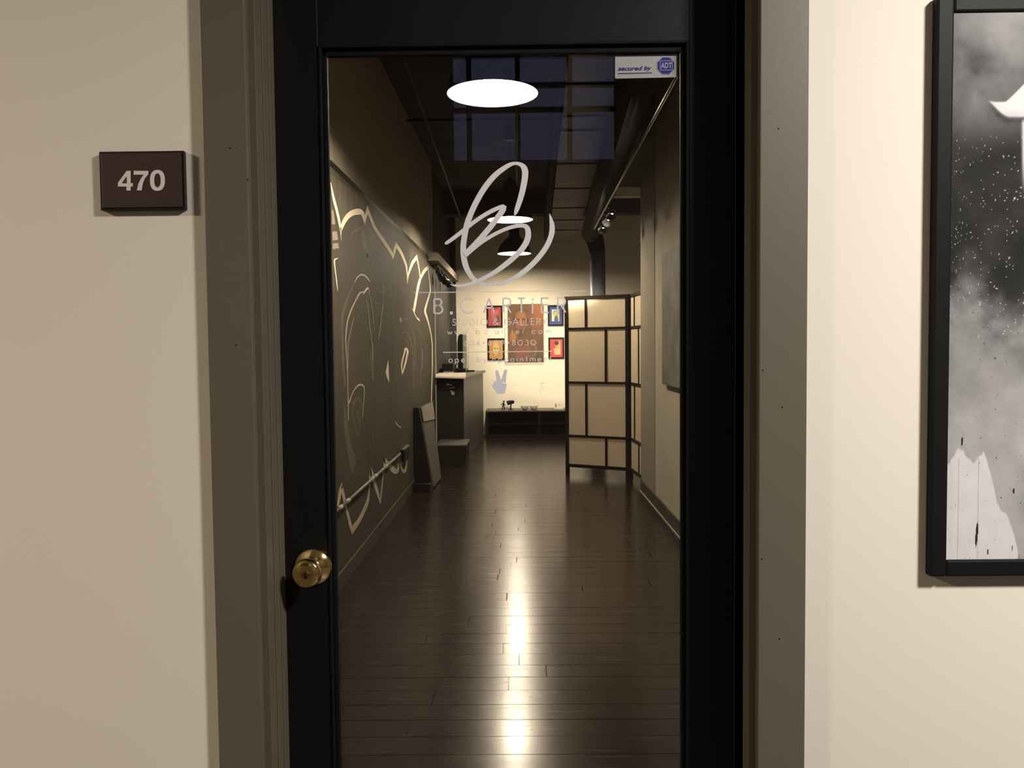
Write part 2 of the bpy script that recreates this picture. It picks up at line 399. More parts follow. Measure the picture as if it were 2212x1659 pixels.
# casings (trim), jambs and stops
def trim(n, name_label, *a, **kw): return box('trim_%d' % n, *a, kind=S, label=name_label, **kw)
c1 = trim(1, 'taupe door casing next to the room number sign', CLo, CL, YW-0.018, YW, 0, DTOP+0.10, 'casing_paint', bevel=0.002)
c2 = trim(2, 'taupe door casing next to the framed painting', CR, CRo, YW-0.018, YW, 0, DTOP+0.10, 'casing_paint', bevel=0.002)
trim(3, 'taupe head casing above the door', CL, CR, YW-0.018, YW, DTOP+0.012, DTOP+0.10, 'casing_paint', bevel=0.002)
for n, (sx, X, Xd) in enumerate(((1, OL, DL), (-1, OR_, DR))):
    mb = MB()
    def bx(a, b, y0, y1): mb.box(min(a, b), max(a, b), y0, y1, 0, DTOP+0.012)
    bx(X-sx*0.02, X, YW, YR)
    e1 = X+(Xd-X)*0.52
    bx(X, e1, YW+0.036, YD-0.001); bx(e1, Xd, YW+0.068, YD-0.001)
    mb.build('trim_%d' % (4+n), 'casing_paint', kind=S, bevel=0.0025, label='stepped taupe door jamb on the %s side' % ('knob' if sx > 0 else 'hinge'))
mb = MB(); mb.box(OL, OR_, YW, YR, DTOP+0.012, DTOP+0.03).box(OL, OR_, YW+0.068, YD-0.001, DTOP-0.012, DTOP+0.012)
mb.build('trim_6', 'casing_paint', kind=S, bevel=0.002, label='taupe head jamb over the door')
for (px, py, par) in ((497, 320, c1), (535, 388, c1), (510, 745, c1), (1682, 278, c2), (1648, 800, c2), (1690, 880, c2), (1646, 1208, c2), (1683, 1380, c2), (556, 1068, c1)):
    p = on_y(px, py, YW-0.018)
    if not (CLo < p.x < CL or CR < p.x < CRo): continue
    MB().lathe([(0.0, -0.0006), (0.0012, -0.0006), (0.0014, 0.0)], p, 8, 'y').build('nail_hole', 'void_black', par)

# ------------------------------------------------------------------ door
door = empty('door_1', ((DL+DR)/2, YD, 0.01), kind=S, label='black painted wooden door with one tall glass pane')
hl, hr = DL-0.014, DR+0.014
bw = 0.015
box('stile', hl, GL-bw, YD, YD+0.042, 0.01, DTOP, 'door_black', door, bevel=0.0015)
box('stile', GR+bw, hr, YD, YD+0.042, 0.01, DTOP, 'door_black', door, bevel=0.0015)
box('rail', GL-bw, GR+bw, YD, YD+0.042, GT+bw+0.004, DTOP, 'door_black', door)
box('rail', GL-bw, GR+bw, YD, YD+0.042, 0.01, 0.24, 'door_black', door)
GB = 0.255
def bead(x0, x1, z0, z1):
    """stepped glazing bead, running along the longer side"""
    mb = MB()
    if z1-z0 > x1-x0:
        left = x0 < 0; a, b = (x0, x1) if left else (x1, x0); s = 1 if left else -1
        mb.box(min(a, a+s*0.006), max(a, a+s*0.006), YD-0.003, YD+0.016, z0, z1)
        mb.box(min(a+s*0.006, b), max(a+s*0.006, b), YD+0.006, YD+0.016, z0, z1)
    else:
        top = z0 > 1; a = z1 if top else z0; b = z0 if top else z1; s = -1 if top else 1
        mb.box(x0, x1, YD-0.003, YD+0.016, min(a, a+s*0.006), max(a, a+s*0.006))
        mb.box(x0, x1, YD+0.006, YD+0.016, min(a+s*0.006, b), max(a+s*0.006, b))
    return mb.build('glazing_bead', 'bead_black', door, bevel=0.0018)
bead(GL-bw, GL, GB-bw, GT+bw); bead(GR, GR+bw, GB-bw, GT+bw); bead(GL-bw, GR+bw, GT, GT+bw+0.004); bead(GL-bw, GR+bw, GB-bw, GB)
pane = box('glass_pane', GL-0.006, GR+0.006, YG, YG+0.006, GB-0.006, GT+0.006, 'pane_glass', door, label='clear glass pane with pale vinyl lettering')
# knob
kc = on_y(677, 1224, YD)
kn = MB().lathe([(0.0, 0), (0.036, 0), (0.0365, -0.003), (0.034, -0.007), (0.020, -0.013), (0.014, -0.016), (0.0125, -0.022), (0.0135, -0.030),
                 (0.019, -0.034), (0.0255, -0.040), (0.0275, -0.047), (0.0265, -0.053), (0.0225, -0.0575), (0.0120, -0.0595), (0.0, -0.0600)], kc, 48, 'y').build('door_knob', 'brass', door, smooth=True, label='round polished brass knob with keyhole')
MB().lathe([(0.0, -0.0622), (0.0068, -0.0622), (0.0074, -0.0610), (0.0082, -0.0595)], kc, 24, 'y').build('keyhole_plug', 'brass_dark', kn)
mb = MB(); q = kc+Vector((0, -0.0624, 0)); mb.box(q.x-0.0011, q.x+0.0011, q.y-0.0003, q.y+0.0004, q.z-0.0052, q.z+0.0035); mb.box(q.x-0.0004, q.x+0.0026, q.y-0.0003, q.y+0.0004, q.z-0.0045, q.z-0.002)
mb.build('keyhole', 'void_black', kn)

# ---- vinyl on the glass
YV = YG-0.0006
gpm = lambda x, y: on_y(x, y, YV)
def zs(x0, y0, s, pts): return [(x0+p[0]/s, y0+p[1]/s)+((p[2]/s,) if len(p) > 2 else ()) for p in pts]
e = Flat(gpm); z = lambda pts: zs(940, 330, 5.35, pts)
e.stroke(z([(918,722,14),(940,665,50),(985,530,63),(1018,400,68),(1040,260,72),(1032,185,70),(995,140,50),(930,122,36),(850,145,50),(720,235,62),(620,340,66),(530,470,66),(450,620,66),(390,760,66),(360,860,66),(340,960,66),(325,1080,66),(330,1200,66),(355,1310,66),(400,1400,58),(460,1470,50),(540,1512,40),(620,1526,32),(720,1523,36),(830,1490,46),(960,1420,55),(1100,1310,60),(1220,1180,60),(1300,1060,60),(1345,940,62),(1352,850,58),(1340,775,38),(1322,705,8)]), 6)
e.pm = lambda x, y: on_y(x, y, YV-0.0002)
e.stroke(z([(112,1052,18),(135,1040,38),(200,995,44),(330,895,46),(430,815,46),(560,725,46),(680,660,48),(770,622,44),(800,618,36)]), 6)
e.pm = lambda x, y: on_y(x, y, YV-0.0004)
e.stroke(z([(812,612,30),(785,660,62),(735,730,65),(660,830,65),(560,950,65),(460,1060,65),(345,1180,65)]), 6)
e.pm = lambda x, y: on_y(x, y, YV-0.0006)
e.stroke(z([(340,1185,60),(450,1095,55),(540,1030,45),(680,945,42),(820,880,42),(930,848,45),(1020,842,48),(1068,880,60),(1072,980,68),(1020,1090,66),(920,1200,62),(800,1300,58),(680,1385,50),(560,1450,44),(450,1500,40),(340,1530,36),(240,1535,26),(175,1522,6)]), 6)
e.build('vinyl_emblem', 'vinyl_grey', pane, label='pale grey brush-script B emblem')
def arc(cx, cy, rx, ry, a0, a1, n=14): return [(cx+rx*math.cos(R_(a0+(a1-a0)*k/n)), cy+ry*math.sin(R_(a0+(a1-a0)*k/n))) for k in range(n+1)]
G = {  # glyph centre-lines, unit width, height 1 = cap height (upper) or x-height (lower)
 'B': [[(0,0),(0,1)], [(0,1),(.5,1)]+arc(.5,.77,.38,.23,90,-90)+[(0,.54)], [(0.3,.54),(.55,.54)]+arc(.55,.27,.45,.27,90,-90)+[(0,0)]],
 '.': [[(0.5,-.02),(0.5,.13)]],
 'C': [arc(.55,.5,.55,.5,48,312,24)], 'G': [arc(.52,.5,.52,.5,45,360,28)+[(.52,.5)]],
 'A': [[(0,0),(.5,1)], [(.5,1),(1,0)], [(.2,.36),(.8,.36)]],
 'R': [[(0,0),(0,1)], [(0,1),(.55,1)]+arc(.55,.75,.4,.25,90,-90)+[(0,.5)], [(.42,.5),(1,0)]],
 'T': [[(0,1),(1,1)], [(.5,1),(.5,0)]], 'I': [[(.5,0),(.5,1)]], 'E': [[(1,1),(0,1)], [(0,1),(0,0)], [(0,.53),(.95,.53)], [(0,0),(1,0)]],
 'S': [arc(.5,.75,.38,.25,20,270,14)+arc(.5,.25,.48,.25,90,-160,14)], 'U': [[(0,1),(0,.4)]+arc(.5,.4,.5,.4,180,360,14)+[(1,1)]],
 'D': [[(0,0),(0,1)], [(0,1),(.4,1)]+arc(.4,.5,.6,.5,90,-90,16)+[(0,0)]], 'O': [arc(.5,.5,.5,.5,0,360,28)], 'L': [[(0,1),(0,0)], [(0,0),(1,0)]],
 'Y': [[(0,1),(.5,.48)], [(1,1),(.5,.48)], [(.5,.48),(.5,0)]],
 '&': [[(1,0),(.25,.68)]+arc(.45,.8,.24,.2,200,-60,12)+[(.12,.42)]+arc(.38,.24,.36,.24,140,300,12)+[(1,.4)]],
 'i': [[(.5,0),(.5,1)], [(.5,1.32),(.5,1.5)]], 'w': [[(0,1),(.27,0)], [(.27,0),(.5,.8)], [(.5,.8),(.73,0)], [(.73,0),(1,1)]],
 'b': [[(0,0),(0,1.75)], arc(.5,.5,.5,.5,0,360,20)], 'c': [arc(.55,.5,.55,.5,45,315,20)], 'a': [arc(.5,.5,.5,.5,0,360,20), [(1,0),(1,1)]],
 'r': [[(0,0),(0,1)], [(0,.6)]+arc(.6,.6,.6,.4,180,80,8)], 't': [[(.5,0),(.5,1.55)], [(0,1),(1,1)]], 'e': [[(0,.5),(1,.5)]+arc(.5,.5,.5,.5,0,320,20)],
 'o': [arc(.5,.5,.5,.5,0,360,20)], 'm': [[(0,0),(0,1)], [(0,.6)]+arc(.25,.65,.25,.35,180,0,10)+[(.5,0)], [(.5,.6)]+arc(.75,.65,.25,.35,180,0,10)+[(1,0)]],
 'n': [[(0,0),(0,1)], [(0,.55)]+arc(.5,.55,.5,.45,180,0,12)+[(1,0)]], 'p': [[(0,-.6),(0,1)], arc(.5,.5,.5,.5,0,360,20)],
 'y': [[(0,1),(.5,0)], [(1,1),(.3,-.6)]],
 '6': [arc(.5,.33,.5,.33,0,360,20), [(.08,.5),(.65,1)]], '9': [arc(.5,.67,.5,.33,0,360,20), [(.92,.5),(.35,0)]], '0': [arc(.5,.5,.5,.5,0,360,24)],
 '8': [arc(.5,.75,.38,.25,0,360,16), arc(.5,.26,.5,.26,0,360,18)], '3': [arc(.45,.75,.4,.25,150,-90,14), arc(.45,.25,.5,.26,90,-150,16)],
 '4': [[(.75,0),(.75,1)], [(.75,1),(0,.25)], [(0,.25),(1,.25)]],
}
def lettering(name, glyphs, base, h, wd, label=None, slope=-0.008):
    """glyphs: (char, x0, x1) in pixels; base(y at x=1100)"""
    f = Flat(gpm)
    for ch, x0, x1 in glyphs:
        x0 += wd/2 if x1-x0 > 2*wd else 0; x1 -= wd/2 if x1-x0 > 2*wd else 0
        for pl in G[ch]:
            f.stroke([(x0+a*(x1-x0), base+slope*(x0-1100)-wd/2-b*(h-wd) if ch not in '.' else base+slope*(x0-1100)-b*h, wd) for a, b in pl])
    return f.build(name, 'vinyl_grey', pane, label=label)
f = Flat(gpm)
for ch in (('B',936,957.5),('C',992.7,1026),('A',1043,1069.5),('R',1085,1105.5),('T',1117,1135.7),('E',1167.8,1187),('R',1203,1223.5)):
    c, x0, x1 = ch; b = 678.5-0.008*(x0-936)-1.7; h = 31.0
    for pl in G[c]: f.stroke([(x0+1.7+a*(x1-x0-3.4), b-t*h, 3.5) for a, t in pl])
f.stroke([(975,673,6.2),(975,679.2,6.2)]); f.stroke([(1150.5,652.5,3.6),(1150.5,677,3.6)]); f.poly(disc(1150.5,646.5,2.3))
f.build('vinyl_lettering', 'vinyl_grey', pane, label='large spaced vinyl capitals of the studio name')
lettering('vinyl_lettering', [('S',977,985.5),('T',988,997),('U',1000,1010),('D',1014,1025),('I',1029,1033),('O',1038,1053.5),('&',1065,1077.5),('G',1090,1104),('A',1107,1120.5),('L',1124,1132),('L',1135.5,1142.8),('E',1146.7,1155),('R',1159,1168.5),('Y',1172,1181.5)], 702.6, 15.2, 1.6, 'small vinyl capitals under the studio name')
lettering('vinyl_lettering', [('w',966,977.5),('w',982,993.5),('w',998,1009.5),('.',1016,1018),('b',1028,1036.5),('c',1047,1056),('a',1069,1077.5),('r',1084.5,1089),('t',1094,1099.5),('i',1105,1107.5),('e',1114,1122),('r',1129,1133),('.',1138,1140),('c',1148,1157),('o',1163,1172),('m',1179,1189.5)], 722.0, 8.4, 1.35, 'widely spaced vinyl web address')
ph = [('6',1001.7,1008.5),('0',1013.4,1023.5),('4',1028.5,1036.5),('6',1054,1061),('0',1066,1077),('9',1082,1088.5),('8',1106,1114),('0',1118,1129.7),('3',1134,1142.3),('0',1146,1158)]
ob = lettering('vinyl_lettering', ph, 746.3, 12.0, 1.35, 'row of vinyl telephone digits')
f = Flat(gpm); f.poly(disc(1045,740.5,2.1)).poly(disc(1098,740,2.1)); f.build('vinyl_dots', 'vinyl_grey', pane)
lettering('vinyl_lettering', [('o',969,978),('p',982.5,991.5),('e',996,1004.5),('n',1011,1018),('b',1030,1038),('y',1043.5,1050.5),('a',1062.5,1070.5),('p',1076,1084.5),('p',1090,1098.3),('o',1102.7,1111.3),('i',1116,1118.5),('n',1123,1130.5),('t',1135,1140),('m',1144.6,1157),('e',1161,1169.3),('n',1175,1182.3),('t',1186.5,1191.5)], 782.6, 8.8, 1.45, 'vinyl opening note below a thin line')
f = Flat(gpm); f.stroke([(895,632,1.7),(1266,628.6,1.7)]); f.build('vinyl_line', 'vinyl_grey', pane)
f = Flat(gpm); f.stroke([(957,761.2,1.8),(1192,758.6,1.8)]); f.build('vinyl_line', 'vinyl_grey', pane)
f = Flat(gpm); z = lambda pts: zs(1040, 790, 9.758, pts)
f.poly(z([(290,115),(350,88),(365,150),(390,240),(418,300),(445,210),(480,85),(552,92),(530,170),(520,260),(514,362),(430,340),(445,362),(534,386),(528,420),(510,500),(488,592),(325,595),(285,520),(240,480),(222,410),(252,378),(258,340),(298,312),(322,352),(312,250),(300,170)]))
f.build('vinyl_hand', 'vinyl_blue', pane, label='pale blue-grey vinyl hand making a two-finger sign')

# ---- security sticker
spm = lambda x, y: on_y(x, y, YG-0.0012); spm2 = lambda x, y: on_y(x, y, YG-0.0018); spm3 = lambda x, y: on_y(x, y, YG-0.0023); spm4 = lambda x, y: on_y(x, y, YG-0.0028)
st = empty('security_sticker', on_y(1396, 142, YG), 'white rectangular alarm sticker with blue octagon in the glass corner', 'sticker')
Flat(spm).poly([(1328.6,119.5),(1461.5,116.6),(1463,120),(1463,165),(1461,166.8),(1330,169.8),(1328.6,168)]).build('backing', 'sticker_white', st)
def octa(cx, cy, r): return [(cx+r*math.cos(R_(22.5+45*k)), cy+r*math.sin(R_(22.5+45*k))) for k in range(8)]
Flat(spm2).poly(octa(1438.6,141.6,20.8)).build('octagon_border', 'sticker_pale', st)
oc = Flat(spm3).poly(octa(1438.6,141.6,19)).build('octagon', 'sticker_navy', st)
Flat(spm4).stroke([(1426,131.5,1.2),(1452,131,1.2),(1452.4,151,1.2),(1426.4,151.6,1.2)], closed=True).build('emblem_border', 'sticker_pale', oc)
text_px('ADT', (1427.5,147.6,1451.5,135.2), spm4, 'emblem_lettering', 'sticker_pale', oc, bold=0.035, rise=0.4)
text_px('secured by', (1335,155.4,1408,143.6), spm2, 'lettering', 'sticker_navy', st, bold=0.022, shear=0.28, rise=1.4)
Flat(spm2).stroke([(1335,158.8,1.6),(1408.6,157.2,1.6)]).build('underline', 'sticker_navy', st)

# ------------------------------------------------------------------ room number sign
sy = YW-0.013
a = on_y(212, 327, sy); b = on_y(399, 452, sy)
sg = empty('room_sign', (a.x, YW, b.z), 'dark maroon room number plaque 470 on the cream wall', 'sign')
box('plaque', a.x, b.x, sy+0.002, YW, b.z, a.z, 'sign_edge', sg, bevel=0.001)
box('face', a.x+0.004, b.x-0.004, sy, sy+0.003, b.z+0.004, a.z-0.004, 'sign_maroon', sg, bevel=0.0008)
npm = lambda x, y: on_y(x, y, sy-0.0006)
def num470():
    f = Flat(npm); z = lambda pts: zs(180, 300, 4.809, pts)
    f.poly(z([(450,332),(492,332),(492,460),(515,460),(515,495),(492,495),(492,537),(448,537),(448,495),(360,495),(360,455)])[:])
    f.build('numeral', 'sign_number', sg)
    f = Flat(npm); f.poly(z([(523,332),(676,332),(676,366),(640,410),(618,465),(606,535),(556,535),(570,470),(596,415),(626,372),(523,372)])); f.build('numeral', 'sign_number', sg)
    f = Flat(npm)
    out = [(770+78*math.copysign(abs(math.cos(t))**0.85, math.cos(t)), 431+109*math.copysign(abs(math.sin(t))**0.85, math.sin(t))) for t in [2*math.pi*k/40 for k in range(40)]]
    inn = [(770+33*math.copysign(abs(math.cos(t))**0.85, math.cos(t)), 431+72*math.copysign(abs(math.sin(t))**0.85, math.sin(t))) for t in [2*math.pi*k/40 for k in range(40)]]
    vs = [npm(*p) for p in z(out)+z(inn)]
    f.mb.add(vs, [(k, (k+1) % 40, 40+(k+1) % 40, 40+k) for k in range(40)]); f.build('numeral', 'sign_number', sg)
num470()
# dark hole of the 4 (small triangle counter)
f = Flat(lambda x, y: on_y(x, y, sy-0.0010)); f.poly(zs(180, 300, 4.809, [(450,388),(450,460),(400,460)])); f.build('numeral_counter', 'sign_maroon', sg)

# ------------------------------------------------------------------ framed painting in the corridor
fy = YW-0.021
fx0 = on_y(2016, 700, fy).x; fz0 = on_y(2100, 1246, fy).z; fz1 = on_y(2100, -14, fy).z; fx1 = fx0+0.56; fw = 0.030
pt = empty('framed_painting', ((fx0+fx1)/2, YW, fz0), 'tall black framed grey and white abstract painting on the corridor wall', 'painting')
def mould(x0, x1, z0, z1):
    mb = MB(); mb.box(x0, x1, fy+0.004, YW-0.001, z0, z1); return mb
box('frame_side', fx0, fx0+fw, fy, YW-0.001, fz0, fz1, 'frame_black', pt, bevel=0.004)
box('frame_side', fx1-fw, fx1, fy, YW-0.001, fz0, fz1, 'frame_black', pt, bevel=0.004)
box('frame_side', fx0+fw-0.001, fx1-fw+0.001, fy+0.0005, YW-0.001, fz1-fw, fz1, 'frame_black', pt, bevel=0.004)
box('frame_side', fx0+fw-0.001, fx1-fw+0.001, fy+0.0005, YW-0.001, fz0, fz0+fw, 'frame_black', pt, bevel=0.004)
cyy = fy+0.005
ax, bx_ = fx0+fw-0.002, fx1-fw+0.002; tz, bz = fz1-fw+0.002, fz0+fw-0.002
pa = on_y(2052, 700, cyy); sx_ = (on_y(2212, 700, cyy).x-pa.x)/160.0
ptop = on_y(2130, 0, cyy).z; sy_ = (ptop-on_y(2130, 1200, cyy).z)/1200.0
def abstract(U, V):
    X = 2052+((ax+U*(bx_-ax))-pa.x)/sx_; Y = (ptop-(tz+V*(bz-tz)))/sy_
    n1 = fbm(X/60, Y/60, 5, 3); n2 = fbm(X/22, Y/40, 4, 9); n3 = fbm(X/9, Y/9, 3, 21); n4 = fbm(X/130, Y/130, 3, 31)
    g = 0.105+0.20*(n1-0.5)+0.13*sstep(140, 0, Y-0.5*(X-2060))       # top clouds
    dark = sstep(215, 330, Y+40*(n1-0.5))*(1-sstep(560, 760, Y+160*(n1-0.5)+0.35*(2130-X)))
    g = g*(1-dark)+dark*(0.010+0.034*np.clip(n1-0.42, 0, 1)+0.016*n4)
    mid = sstep(600, 760, Y+120*(n1-0.5)+0.35*(2130-X))
    g = np.where(mid > 0, g*(1-mid)+mid*(0.20+0.18*(n1-0.5)+0.10*sstep(700, 950, Y)), g)
    # white drip field at the bottom
    edge = 975+14*np.sin(X/9)+10*vnoise(X/5, 0*Y, 5)+np.clip(X-2128, 0, 400)*2.6
    wf = sstep(-3, 4, Y-edge); g = g*(1-wf)+wf*(0.55-0.07*n2)
    for dx in (2076, 2119): g = np.where((np.abs(X-dx) < 1.3) & (Y > 985), g*0.80, g)
    # pale brim shape
    top = 205+8*np.sin((X-2105)/30)-np.clip(X-2165, 0, 500)*0.75; bot = 200+50*sstep(2100, 2175, X)+0.02*(X-2175)
    br = sstep(0, 5, Y-top)*sstep(0, 6, bot-Y)*sstep(2104, 2110, X)
    g = g*(1-br)+br*(0.60-0.20*n2*sstep(-25, 0, Y-bot))
    sh = sstep(-2, 5, Y-bot)*sstep(22, 4, Y-bot)*sstep(2120, 2150, X); g = g*(1-0.55*sh*n3*1.6)
    fc = sstep(0, 10, X-(2196+0.03*(Y-255)))*sstep(250, 262, Y)*sstep(420, 330, Y); g = g*(1-fc)+fc*0.62
    blk = sstep(0.80, 0.86, vnoise(X/26, Y/40, 44))*sstep(960, 1010, Y)*sstep(2160, 2210, X); g = g*(1-0.75*blk)
    # specks
    spk = vnoise(X/2.4, Y/3.2, 77); g = np.where((spk > 0.935) & (Y > 285) & (Y < 720) & (n1 > 0.35), 0.42, g)
    sp2 = vnoise(X/3.0, Y/4.5, 78); g = np.where((sp2 > 0.965) & (Y > 640), 0.03, g)
    for (x, y, h, wd) in ((2082, 947, 10, 2.3), (2117, 1153, 28, 2.6), (2142, 1192, 6, 1.8), (2196, 1057, 6, 2.6), (2195, 1184, 6, 1.4)):
        g = np.where((np.abs(X-x-0.05*(y-Y)) < wd*np.sqrt(np.clip(1-((Y-y)/h)**2, 0, 1))) & (np.abs(Y-y) < h), 0.015, g)
    g = np.clip(g, 0.01, 0.8)
    return np.stack([g*1.0, g*0.985, g*0.985], -1)
painted('canvas', (ax, cyy, tz), (bx_, cyy, tz), (ax, cyy, bz), 320, 760, abstract, 'canvas_paint', pt, upow=1.8, label='grey abstract paint with specks and drips')
box('backing_board', ax, bx_, cyy+0.002, YW-0.002, bz, tz, 'frame_black', pt)

# ------------------------------------------------------------------ structure: studio
fl = box('floor', XL-0.05, XFAR, YR-0.10, YB, -0.06, -0.012, 'seam_dark', kind=S, label='dark glossy wooden plank floor laid crosswise')
PW = 0.128; GAP = 0.0018
def plank_mesh(L, nm):
    mb = MB(); e = 0.0008
    h = [(-L/2, -PW/2+GAP/2), (L/2, -PW/2+GAP/2), (L/2, PW/2-GAP/2), (-L/2, PW/2-GAP/2)]
    vs = [(x, y, -0.012) for x, y in h]+[(x, y, -e) for x, y in h]+[(x-math.copysign(e, x), y-math.copysign(e, y), 0) for x, y in h]
    fs = [(4,5,1,0),(5,6,2,1),(6,7,3,2),(7,4,0,3),(8,9,5,4),(9,10,6,5),(10,11,7,6),(11,8,4,7),(8,11,10,9)][:]
    mb.add(vs, fs)
    me = bpy.data.meshes.new(nm); me.from_pydata(mb.v, [], mb.f)
    bm = bmesh.new(); bm.from_mesh(me); bmesh.ops.recalc_face_normals(bm, faces=bm.faces); bm.to_mesh(me); bm.free()
    me.materials.append(MATS['plank_wood']); return me
cache = {}
LEN = 1.18
rest = MB(); nplank = 0; row = 0
y = YR-0.09+PW/2
flw = wloc(fl)
while y < YB-PW/2+0.06:
    x = XL-0.04-random.random()*LEN*0.9 if row % 2 else XL-0.04-random.random()*0.5*LEN
    xe = XR+0.05 if y < YE else XFAR
    while x < xe-0.02:
        a = max(x, XL-0.04); b = min(x+LEN, xe); L = round(b-a, 2)
        if L > 0.04:
            if y < YE and nplank < 300:
                if L not in cache: cache[L] = plank_mesh(L-GAP, 'plank')
                o = bpy.data.objects.new('plank', cache[L]); COL.objects.link(o); o.parent = fl
                o.location = Vector(((a+b)/2, y, random.uniform(-0.0005, -0.0002)))-flw; nplank += 1
                o.rotation_euler = (random.gauss(0, 0.0030), random.gauss(0, 0.0004), 0)
            else:
                rest.box(a+GAP/2, b-GAP/2, y-PW/2+GAP/2, y+PW/2-GAP/2, -0.012, random.uniform(-0.0004, 0))
        x += LEN
    y += PW; row += 1
rest.build('plank_field', 'plank_wood', fl, kind='stuff')
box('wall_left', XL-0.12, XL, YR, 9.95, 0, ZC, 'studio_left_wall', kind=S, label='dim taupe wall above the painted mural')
box('wall_left_niche', XL-0.12, XL-0.005, 9.95, YB, 0, ZC, 'niche_grey', kind=S, label='dark grey wall beside the counter')
box('trim_7', XL-0.005, on_y(986, 700, YB).x, YB-0.10, YB, 0, ZC, 'niche_grey', kind=S, label='dark grey pilaster at the back corner')
box('wall_right', XR, XR+0.12, YR, YE, 0, ZC, 'studio_right_wall', kind=S, label='bare beige concrete wall of the studio')
box('wall_right_shade', XR-0.004, XR+0.1, 6.85, YE+0.002, 0, ZC, 'wall_shade_tone', kind=S, label='shade strip painted darker at the end of the right wall')  # thin darker slab puts a band of shade on the wall, no real pilaster
box('wall_back', XL-0.12, XFAR, YB, YB+0.12, 0, ZC, 'studio_white', kind=S, label='bright cream back wall hung with pictures')
box('wall_right_far', XFAR, XFAR+0.1, YE-0.1, YB, 0, ZC, 'studio_white', kind=S)
box('wall_return', XR+0.12, XFAR, YE-0.1, YE, 0, ZC, 'studio_white', kind=S)
box('ceiling', XL-0.12, XFAR+0.1, YR, YB+0.12, ZC, ZC+0.1, 'ceiling_dark', kind=S, label='dark open studio ceiling')
bl = box('baseboard_left', XL, XL+0.014, YR, 9.93, 0, 0.096, 'mural_base', kind=S)
box('cap_strip', XL, XL+0.017, YR, 9.93, 0.088, 0.098, 'mural_dim', bl)
br = box('baseboard_right', XR-0.014, XR, YR, YE, 0.004, 0.106, 'baseboard_grey', kind=S, label='grey baseboard along the concrete wall')
box('caulk_line', XR-0.022, XR, YR, YE, 0, 0.009, 'caulk_pale', br)

# ------------------------------------------------------------------ mural on the left wall
XM = XL+0.012
mt = on_x(800, 441, XM).z
mu = empty('mural', (XL, 6, 0.1), 'dark wall-length mural of cream graffiti outlines on the left wall', 'mural')
yy = YR+0.01
while yy < 9.85:
    box('panel', XL, XM, yy+0.0015, min(yy+1.0, 9.88)-0.0015, 0.10, mt, 'mural_base', mu); yy += 1.0
box('trim_rail', XL, XM+0.0012, YR+0.01, 9.92, mt, mt+0.036, 'mural_trim', mu)
box('trim_post', XL, XM+0.010, 9.88, 9.93, 0.10, mt, 'caulk_pale', mu)
def mpm(off): return lambda x, y: on_x(x, y, XM+off)
Z1 = (710, 340, 9.217); Z2 = (710, 500, 9.217); Z3 = (820, 500, 9.217); Z4 = (710, 660, 9.217); Z5 = (820, 660, 9.217); Z6 = (710, 820, 9.217); Z7 = (820, 820, 6.38); Z8 = (720, 960, 6.144)
OFF = {'mural_smear': 0.0008, 'mural_dim': 0.0012, 'mural_mid': 0.0016, 'mural_pale': 0.0019, 'mural_cream': 0.0022}
def mline(zz, pts, m, sm=5):
    f = Flat(mpm(OFF[m])); f.stroke(zs(*zz, pts), sm); f.build('painted_line', m, mu)
def mpoly(zz, pts, m, nm='painted_shape'):
    f = Flat(mpm(OFF[m])); f.poly(zs(*zz, pts)); f.build(nm, m, mu)
C_, M_, D_, P_ = 'mural_cream', 'mural_mid', 'mural_dim', 'mural_pale'
mpoly(Z1, [(40,330),(300,520),(520,720),(720,900),(690,1050),(560,990),(430,1050),(320,1180),(240,1320),(160,1000),(70,580)], 'mural_smear', 'brushed_patch')
mpoly(Z3, [(620,330),(760,430),(900,560),(1010,670),(960,680),(880,750),(810,860),(750,460),(640,560),(560,760)], 'mural_smear', 'brushed_patch')
mline(Z1, [(40,500,12),(95,800,45),(160,1050,50),(215,1300,45),(240,1470,30),(243,1560,10),(256,1660,5)], C_)
mline(Z1, [(236,1510,14),(258,1400,58),(330,1240,85),(430,1130,105),(540,1085,118),(620,1085,118),(672,1115,75),(700,1210,48),(714,1290,24),(718,1340,6)], C_)
mline(Z1, [(716,1330,8),(735,1190,42),(765,1060,45),(770,950,6)], C_)
mline(Z1, [(770,950,6),(792,1080,45),(850,1240,55),(930,1420,62),(1040,1590,70),(1150,1750,66),(1240,1890,60),(1265,1950,40),(1278,2025,6)], C_)
mline(Z3, [(268,560,6),(285,440,36),(312,310,40),(320,210,6)], C_)
mline(Z3, [(320,210,6),(350,300,58),(410,390,55),(480,540,45),(530,680,34),(546,800,24),(555,900,24),(550,1040,5)], C_)
mline(Z3, [(550,1040,5),(566,900,25),(600,770,40),(660,620,55),(715,540,58),(742,465,6)], C_)
mline(Z3, [(742,470,10),(755,580,22),(785,740,20),(806,900,20)], C_)
mline(Z3, [(968,690,14),(945,730,58),(890,790,60),(840,880,46),(800,970,45),(765,1110,45),(735,1280,40),(705,1450,45),(690,1560,34),(692,1630,5)], C_)
mline(Z3, [(966,700,14),(976,800,14),(995,1000,16),(1010,1160,22),(985,1280,30),(940,1430,35),(905,1580,40),(930,1680,36),(975,1830,26),(1020,2030,20),(1045,2210,18),(1050,2370,18),(1050,2670,18),(1042,2970,18),(1036,3130,18),(1030,3400,16),(1016,3630,12)], C_)
mline(Z3, [(650,1530,8),(700,1640,14),(735,1710,12),(770,1745,28),(800,1790,5)], C_)
mline(Z5, [(515,845,40),(560,905,36),(540,1020,30),(505,1180,34),(455,1345,24)], C_, 3)
mline(Z5, [(455,1380,8),(438,1200,26),(462,1060,28),(498,930,30),(512,850,36)], C_, 3)
mpoly(Z5, [(165,1110),(175,1100),(182,1330),(190,1530),(145,1430),(120,1330),(150,1180)], C_)
